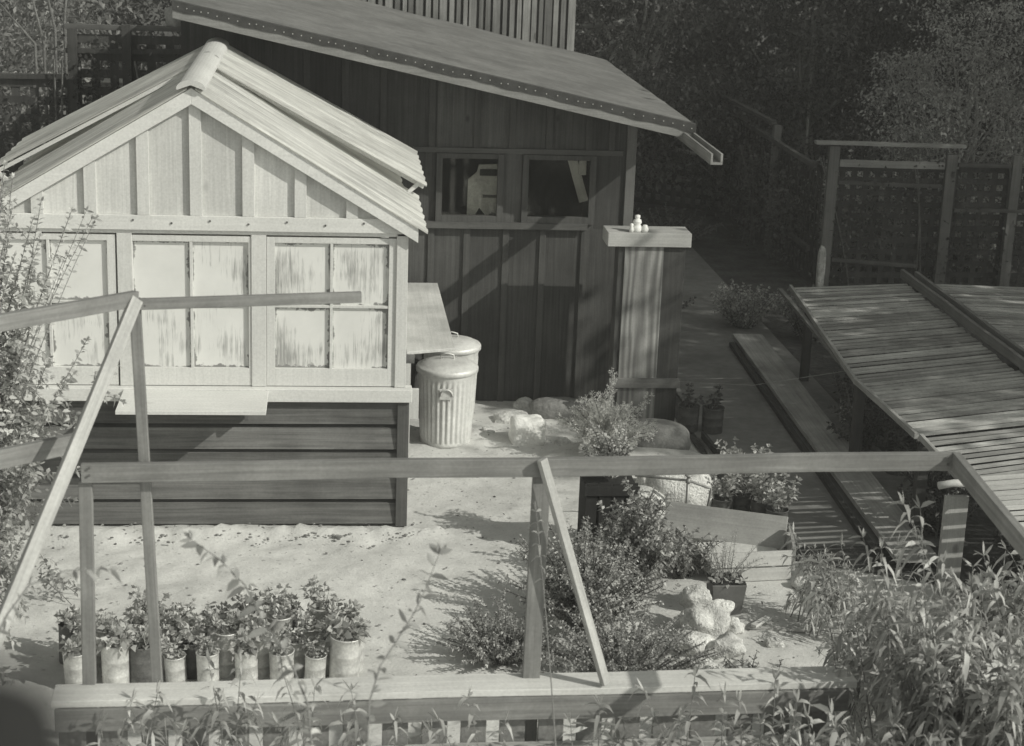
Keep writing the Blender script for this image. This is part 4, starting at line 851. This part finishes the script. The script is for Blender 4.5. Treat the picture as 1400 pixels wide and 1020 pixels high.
# ------------------------------------------------------------------ timber frame and railing
FY = 7.78; RTZ = 1.168
fr_ = thing('timber_frame', (1.0, FY, 0), 'open frame of weathered lumber posts, rails and braces standing above the railing', 'timber frame')
def TP(px, py, y=FY): return aty(px, py, y)
a, b = TP(112, 644), TP(1304, 628); board('rail', a+Vector((0, -.025, 0)), b+Vector((0, -.025, 0)), .038, .088, LUMBER, fr_)
board('post', (TP(118, 930).x+.0, FY+.005, .0), TP(117, 662)+Vector((0, .005, .02)), .038*1.6, .05, LUMBER, fr_, (0, -1, 0))
board('post', (TP(727, 930).x-.015, FY+.015, 0), TP(741, 655)+Vector((0, .015, .06)), .085, .038, LUMBER, fr_, (0, -1, 0))
board('brace', TP(741, 628, FY-.07), TP(828, 935, FY-.1), .045, .03, LUMBERL, fr_, (.8, -1, 0))  # sunlit face of the brace put into the paler lumber colour
board('post', (TP(215, 932).x, FY+.03, 1.1), TP(184, 408, FY+.03), .05, .045, LUMBER, fr_, (0, -1, 0))
board('rail', TP(184, 416, FY+.0), TP(494, 406, FY+.15), .03, .05, LUMBER, fr_)
pk = TP(186, 408, FY-.03); board('rail', pk, TP(-60, 452, 6.9), .035, .07, LUMBER, fr_)
board('brace', TP(186, 410, FY-.06), TP(-12, 888, 6.35), .058, .035, LUMBERL, fr_, (.5, -1, .2))  # paler lumber than the rails: sunlight on the brace put into its colour
board('rail', TP(110, 604, FY-.28), TP(-60, 640, 6.9), .035, .085, LUMBER, fr_)
board('rail', TP(1306, 630, FY-.03), atz(1440, 792, 2.30), .04, .09, LUMBER, fr_)
for (px, py) in ((122, 640), (122, 650), (738, 630), (738, 642), (1296, 625), (1296, 635), (198, 418), (741, 636)):
    q = TP(px, py, FY-.05); MB().tube([q, q-Vector((0, .006, 0))], .006, 6).build('nail', TIND, fr_)
# railing
rl = thing('railing', (1.0, 7.7, 0), 'weathered railing with a broad pale top board and short pickets across the front', 'railing')
board('top_board', (-1.27, 7.68, RTZ), (2.62, 7.79, RTZ), .18, .035, RAILTOP, rl)
board('front_board', (-1.25, 7.585, RTZ-.078), (2.58, 7.695, RTZ-.078), .025, .115, LUMBER, rl)
board('bottom_rail', (-1.25, 7.59, .865), (2.58, 7.70, .865), .05, .06, LUMBERL, rl)
x = -1.18
while x < 2.52:
    yy = 7.62+(x+1.4)*.0275; board('picket', (x, yy+.01, .2), (x, yy+.01, RTZ-.03), .125, .02, PICK, rl, (0, -1, 0)); x += .19
r2 = thing('railing', (3.6, 8.0, 0), 'short stretch of pale topped railing at the right edge behind the long leaved plants', 'railing')
board('top_board', (3.0, 7.93, 1.12), (4.6, 7.95, 1.12), .18, .035, RAILTOP, r2); board('front_board', (3.0, 7.84, 1.04), (4.6, 7.86, 1.04), .025, .12, LUMBER, r2)
x = 3.1
while x < 4.5: board('picket', (x, 7.87, .2), (x, 7.87, 1.09), .10, .02, PICK, r2, (0, -1, 0)); x += .195

# ------------------------------------------------------------------ long leaved foreground plants
def tallplant(base, tips, label, ns=1, ll=.10, sub=3, step=.045, sl=.22, jit=.1, start=.3, group='long leaved plants in the foreground', droop=1.15, lw=None):
    return sprays('long_leaved_plant', base, tips, label, LF_W, ll, lw or ll*.24, step, ns, sub, sl, .005, droop, STEM, True, jit, 'plant', start, group)
def mass(x0, x1, y, z, label, n, zv=.25, ll=.135, yv=.25):
    tips = [(rng.uniform(x0, x1), y+rng.uniform(-yv, yv), z+rng.uniform(-zv, zv)*1.0) for _ in range(n)]
    return tallplant(((x0+x1)/2, y, 0), tips, label, 1, ll*rng.uniform(.95, 1.15), 5, .044, .28, start=.35, lw=ll*rng.uniform(.24, .34))
tallplant((3.05, 7.5, 0), [(rng.uniform(2.6, 3.5), rng.uniform(7.1, 7.9), rng.uniform(.9, 1.3)) for _ in range(16)], 'broad leaved bushy weed mixed into the lower right clump', 1, .075, 5, .04, .24, start=.35, lw=.04, droop=.6)
mass(2.75, 3.35, 7.45, 1.42, 'long leaved plant at the left of the big clump in the lower right', 30, .22)
mass(2.05, 2.7, 7.2, 1.12, 'long leaved plant in front of the right end of the railing', 18, .15)
mass(2.95, 3.5, 7.0, 1.46, 'long leaved plant in the lower right corner, nearest one', 30, .24)
mass(2.3, 3.0, 6.9, 1.25, 'long leaved plant at the bottom edge left of the corner one', 24, .18)
mass(2.95, 3.85, 8.5, 1.05, 'long leaved plant behind the railing beside the soil patch', 36, .2)
mass(3.15, 3.6, 9.6, .58, 'long leaved plant leaning over the soil behind the clump', 26, .2, .11)
mass(3.4, 4.2, 8.8, 1.15, 'long leaved plant below the striped board of the lath house', 36, .2)
mass(3.3, 3.6, 10.9, .42, 'long leaved plant hugging the right end of the planting box', 14, .12, .09)
LFG = dict(lw=.036)
tallplant((3.1, 7.6, 0), [T3(1258, 695, 7.6), T3(1180, 735, 7.6), T3(1205, 750, 7.6), T3(1290, 770, 7.5), T3(1330, 775, 7.5), T3(1228, 745, 7.7)], 'tall upright shoots with drooping leaves above the clump', 1, .125, 3, .045, .14)
tallplant((3.55, 7.2, 0), [T3(1236, 690, 7.3), T3(1345, 760, 7.3)], 'arching shoots in front of the dark rafter at the right', 1, .12, 1, .045, .12)
tallplant((2.9, 7.7, 0), [T3(1150, 745, 7.9), T3(1120, 770, 7.9), T3(1085, 730, 8.6)], 'shoots rising at the left of the clump beside the planting box', 1, .115, 3, .04, .15)
def low(bx, tips, label, ll=.12, sub=2): return tallplant((bx, 7.35, .3), [T3(a, b, 7.38) for a, b in tips], label, 1, ll, sub, .045, .2, .07, .35)
low(-.9, [(215, 948), (250, 1000), (140, 990), (180, 960)], 'arching stem over the front board at the left of the railing')
low(-.45, [(285, 905), (330, 905), (300, 960), (350, 960)], 'pale drooping leaves hanging over the railing in front of the cans', .12)
low(.0, [(385, 915), (430, 940), (380, 990)], 'leafy shoot before the railing below the middle cans')
low(.33, [(480, 945), (540, 985), (470, 990)], 'leafy shoot before the railing below the last can')
low(.75, [(640, 955), (600, 985), (690, 990), (590, 1000)], 'leafy shoot before the pickets left of the middle post')
low(1.35, [(820, 965), (780, 990), (840, 1000)], 'leafy shoot before the pickets right of the middle post')
low(1.75, [(880, 945), (950, 925), (990, 950), (930, 985)], 'leafy shoot lying over the right part of the top board')
low(2.1, [(1010, 960), (1060, 930), (1040, 990), (1090, 960)], 'leafy shoot at the right end of the long railing')
tallplant((1.0, 6.6, .6), [T3(733, 700, 7.3)], 'star shaped shoot tip in front of the middle post', 1, .085, 0, .05, start=.78)
def twig(pp, y, label, ll=.075, dr=.6):
    t = thing('leafy_twig', T3(*pp[-1], y), label, 'twig', 'near twigs leaning into view'); lb = LB(); sb = MB(); P = np.array([T3(a, b, y-.1*i) for i, (a, b) in enumerate(pp)])
    leafy(lb, sb, P[::-1], .004, ll, ll*.42, .042, dr, .0, .8); sb.build('stems', STEM, t); lb.build('foliage', LF_M, t, True)
twig([(262, 738), (300, 765), (335, 800), (360, 850), (395, 900), (420, 960), (430, 1060)], 5.6, 'slender twig with sparse narrow leaves leaning over the sandy yard on the left')
twig([(600, 758), (580, 810), (565, 840), (540, 880), (520, 910), (505, 960), (500, 1060)], 5.6, 'slender twig with paired leaves leaning right over the sandy yard', dr=.3)
twig([(150, 778), (90, 780), (40, 800), (10, 840), (-20, 900)], 5.4, 'leafy twig crossing low at the left edge', .06, .9)

# ------------------------------------------------------------------ wire, dark blob near the lens
tag(MB().tube([(3.22, 15.38, .46), (3.8, 14.8, .60), (4.6, 14.6, .80)], .0025, 4).build('wire', PIPE), 'thin wire stretched from the pillar to the lath house', 'wire')
p = Vector(CC+ray(-70, 1045)*.30); o = blob((p.x, p.y, p.z), (.0215, .015, .0195), 55, 4, .06, None, 2.4).build('near_lens_blob', plain('near_lens_dark', .02, .9, .1, 4), smooth=True); tag(o, 'dark out of focus blob added close to the lens in the lower left of the view', 'lens blob')  # dark blob added just before the lens to darken the corner

tree('tall_tree_out_of_view', (13.4, 9.0, 0), 8.4, 8.4, (1.1, .9, .7), 'slender tall tree with a sparse crown, added out of view to dapple the pillar', LF_T, 18, 34, .22, 'tall trees standing to the right of the yard', .1, csz=.6)  # unseen tree added so its crown breaks up the pillar's shadow
# ------------------------------------------------------------------ shade trees beyond the right edge
ST = 'tall trees standing to the right of the yard'
for i, (x, y, z, r) in enumerate(((13.2, 9.7, 6.0, 1.9), (13.2, 14.2, 5.7, 3.6), (15.8, 19.6, 7.6, 4.2), (19, 25.5, 8.2, 5))):
    tree('tall_tree_out_of_view', (x, y, 0), z, z, (r, r, r*.85), ['small crowned tall tree nearest the lath house', 'tall tree right of the lath house', 'tall tree beyond the right fence', 'farthest tall tree on the right'][i], LF_T, int(28*r*r), 40, .24, ST, .2, csz=.9)

hz = MB().box(-110, 110, -30, 100, -2.2, 26).build('added_haze', plain('black_lift_box', .5)); hz['kind'] = 'stuff'; hz['label'] = 'thin haze volume added over the yard to lift the blacks'  # volume box added to lift the dark tones
hm = bpy.data.materials.new('black_lift_haze'); hm.use_nodes = True; hn = hm.node_tree; hn.nodes.clear(); ho = hn.nodes.new('ShaderNodeOutputMaterial'); hv = hn.nodes.new('ShaderNodeVolumePrincipled')
hv.inputs['Color'].default_value = (.9, .9, .88, 1); hv.inputs['Density'].default_value = 0.0024; hn.links.new(hv.outputs[0], ho.inputs['Volume']); hz.data.materials[0] = hm
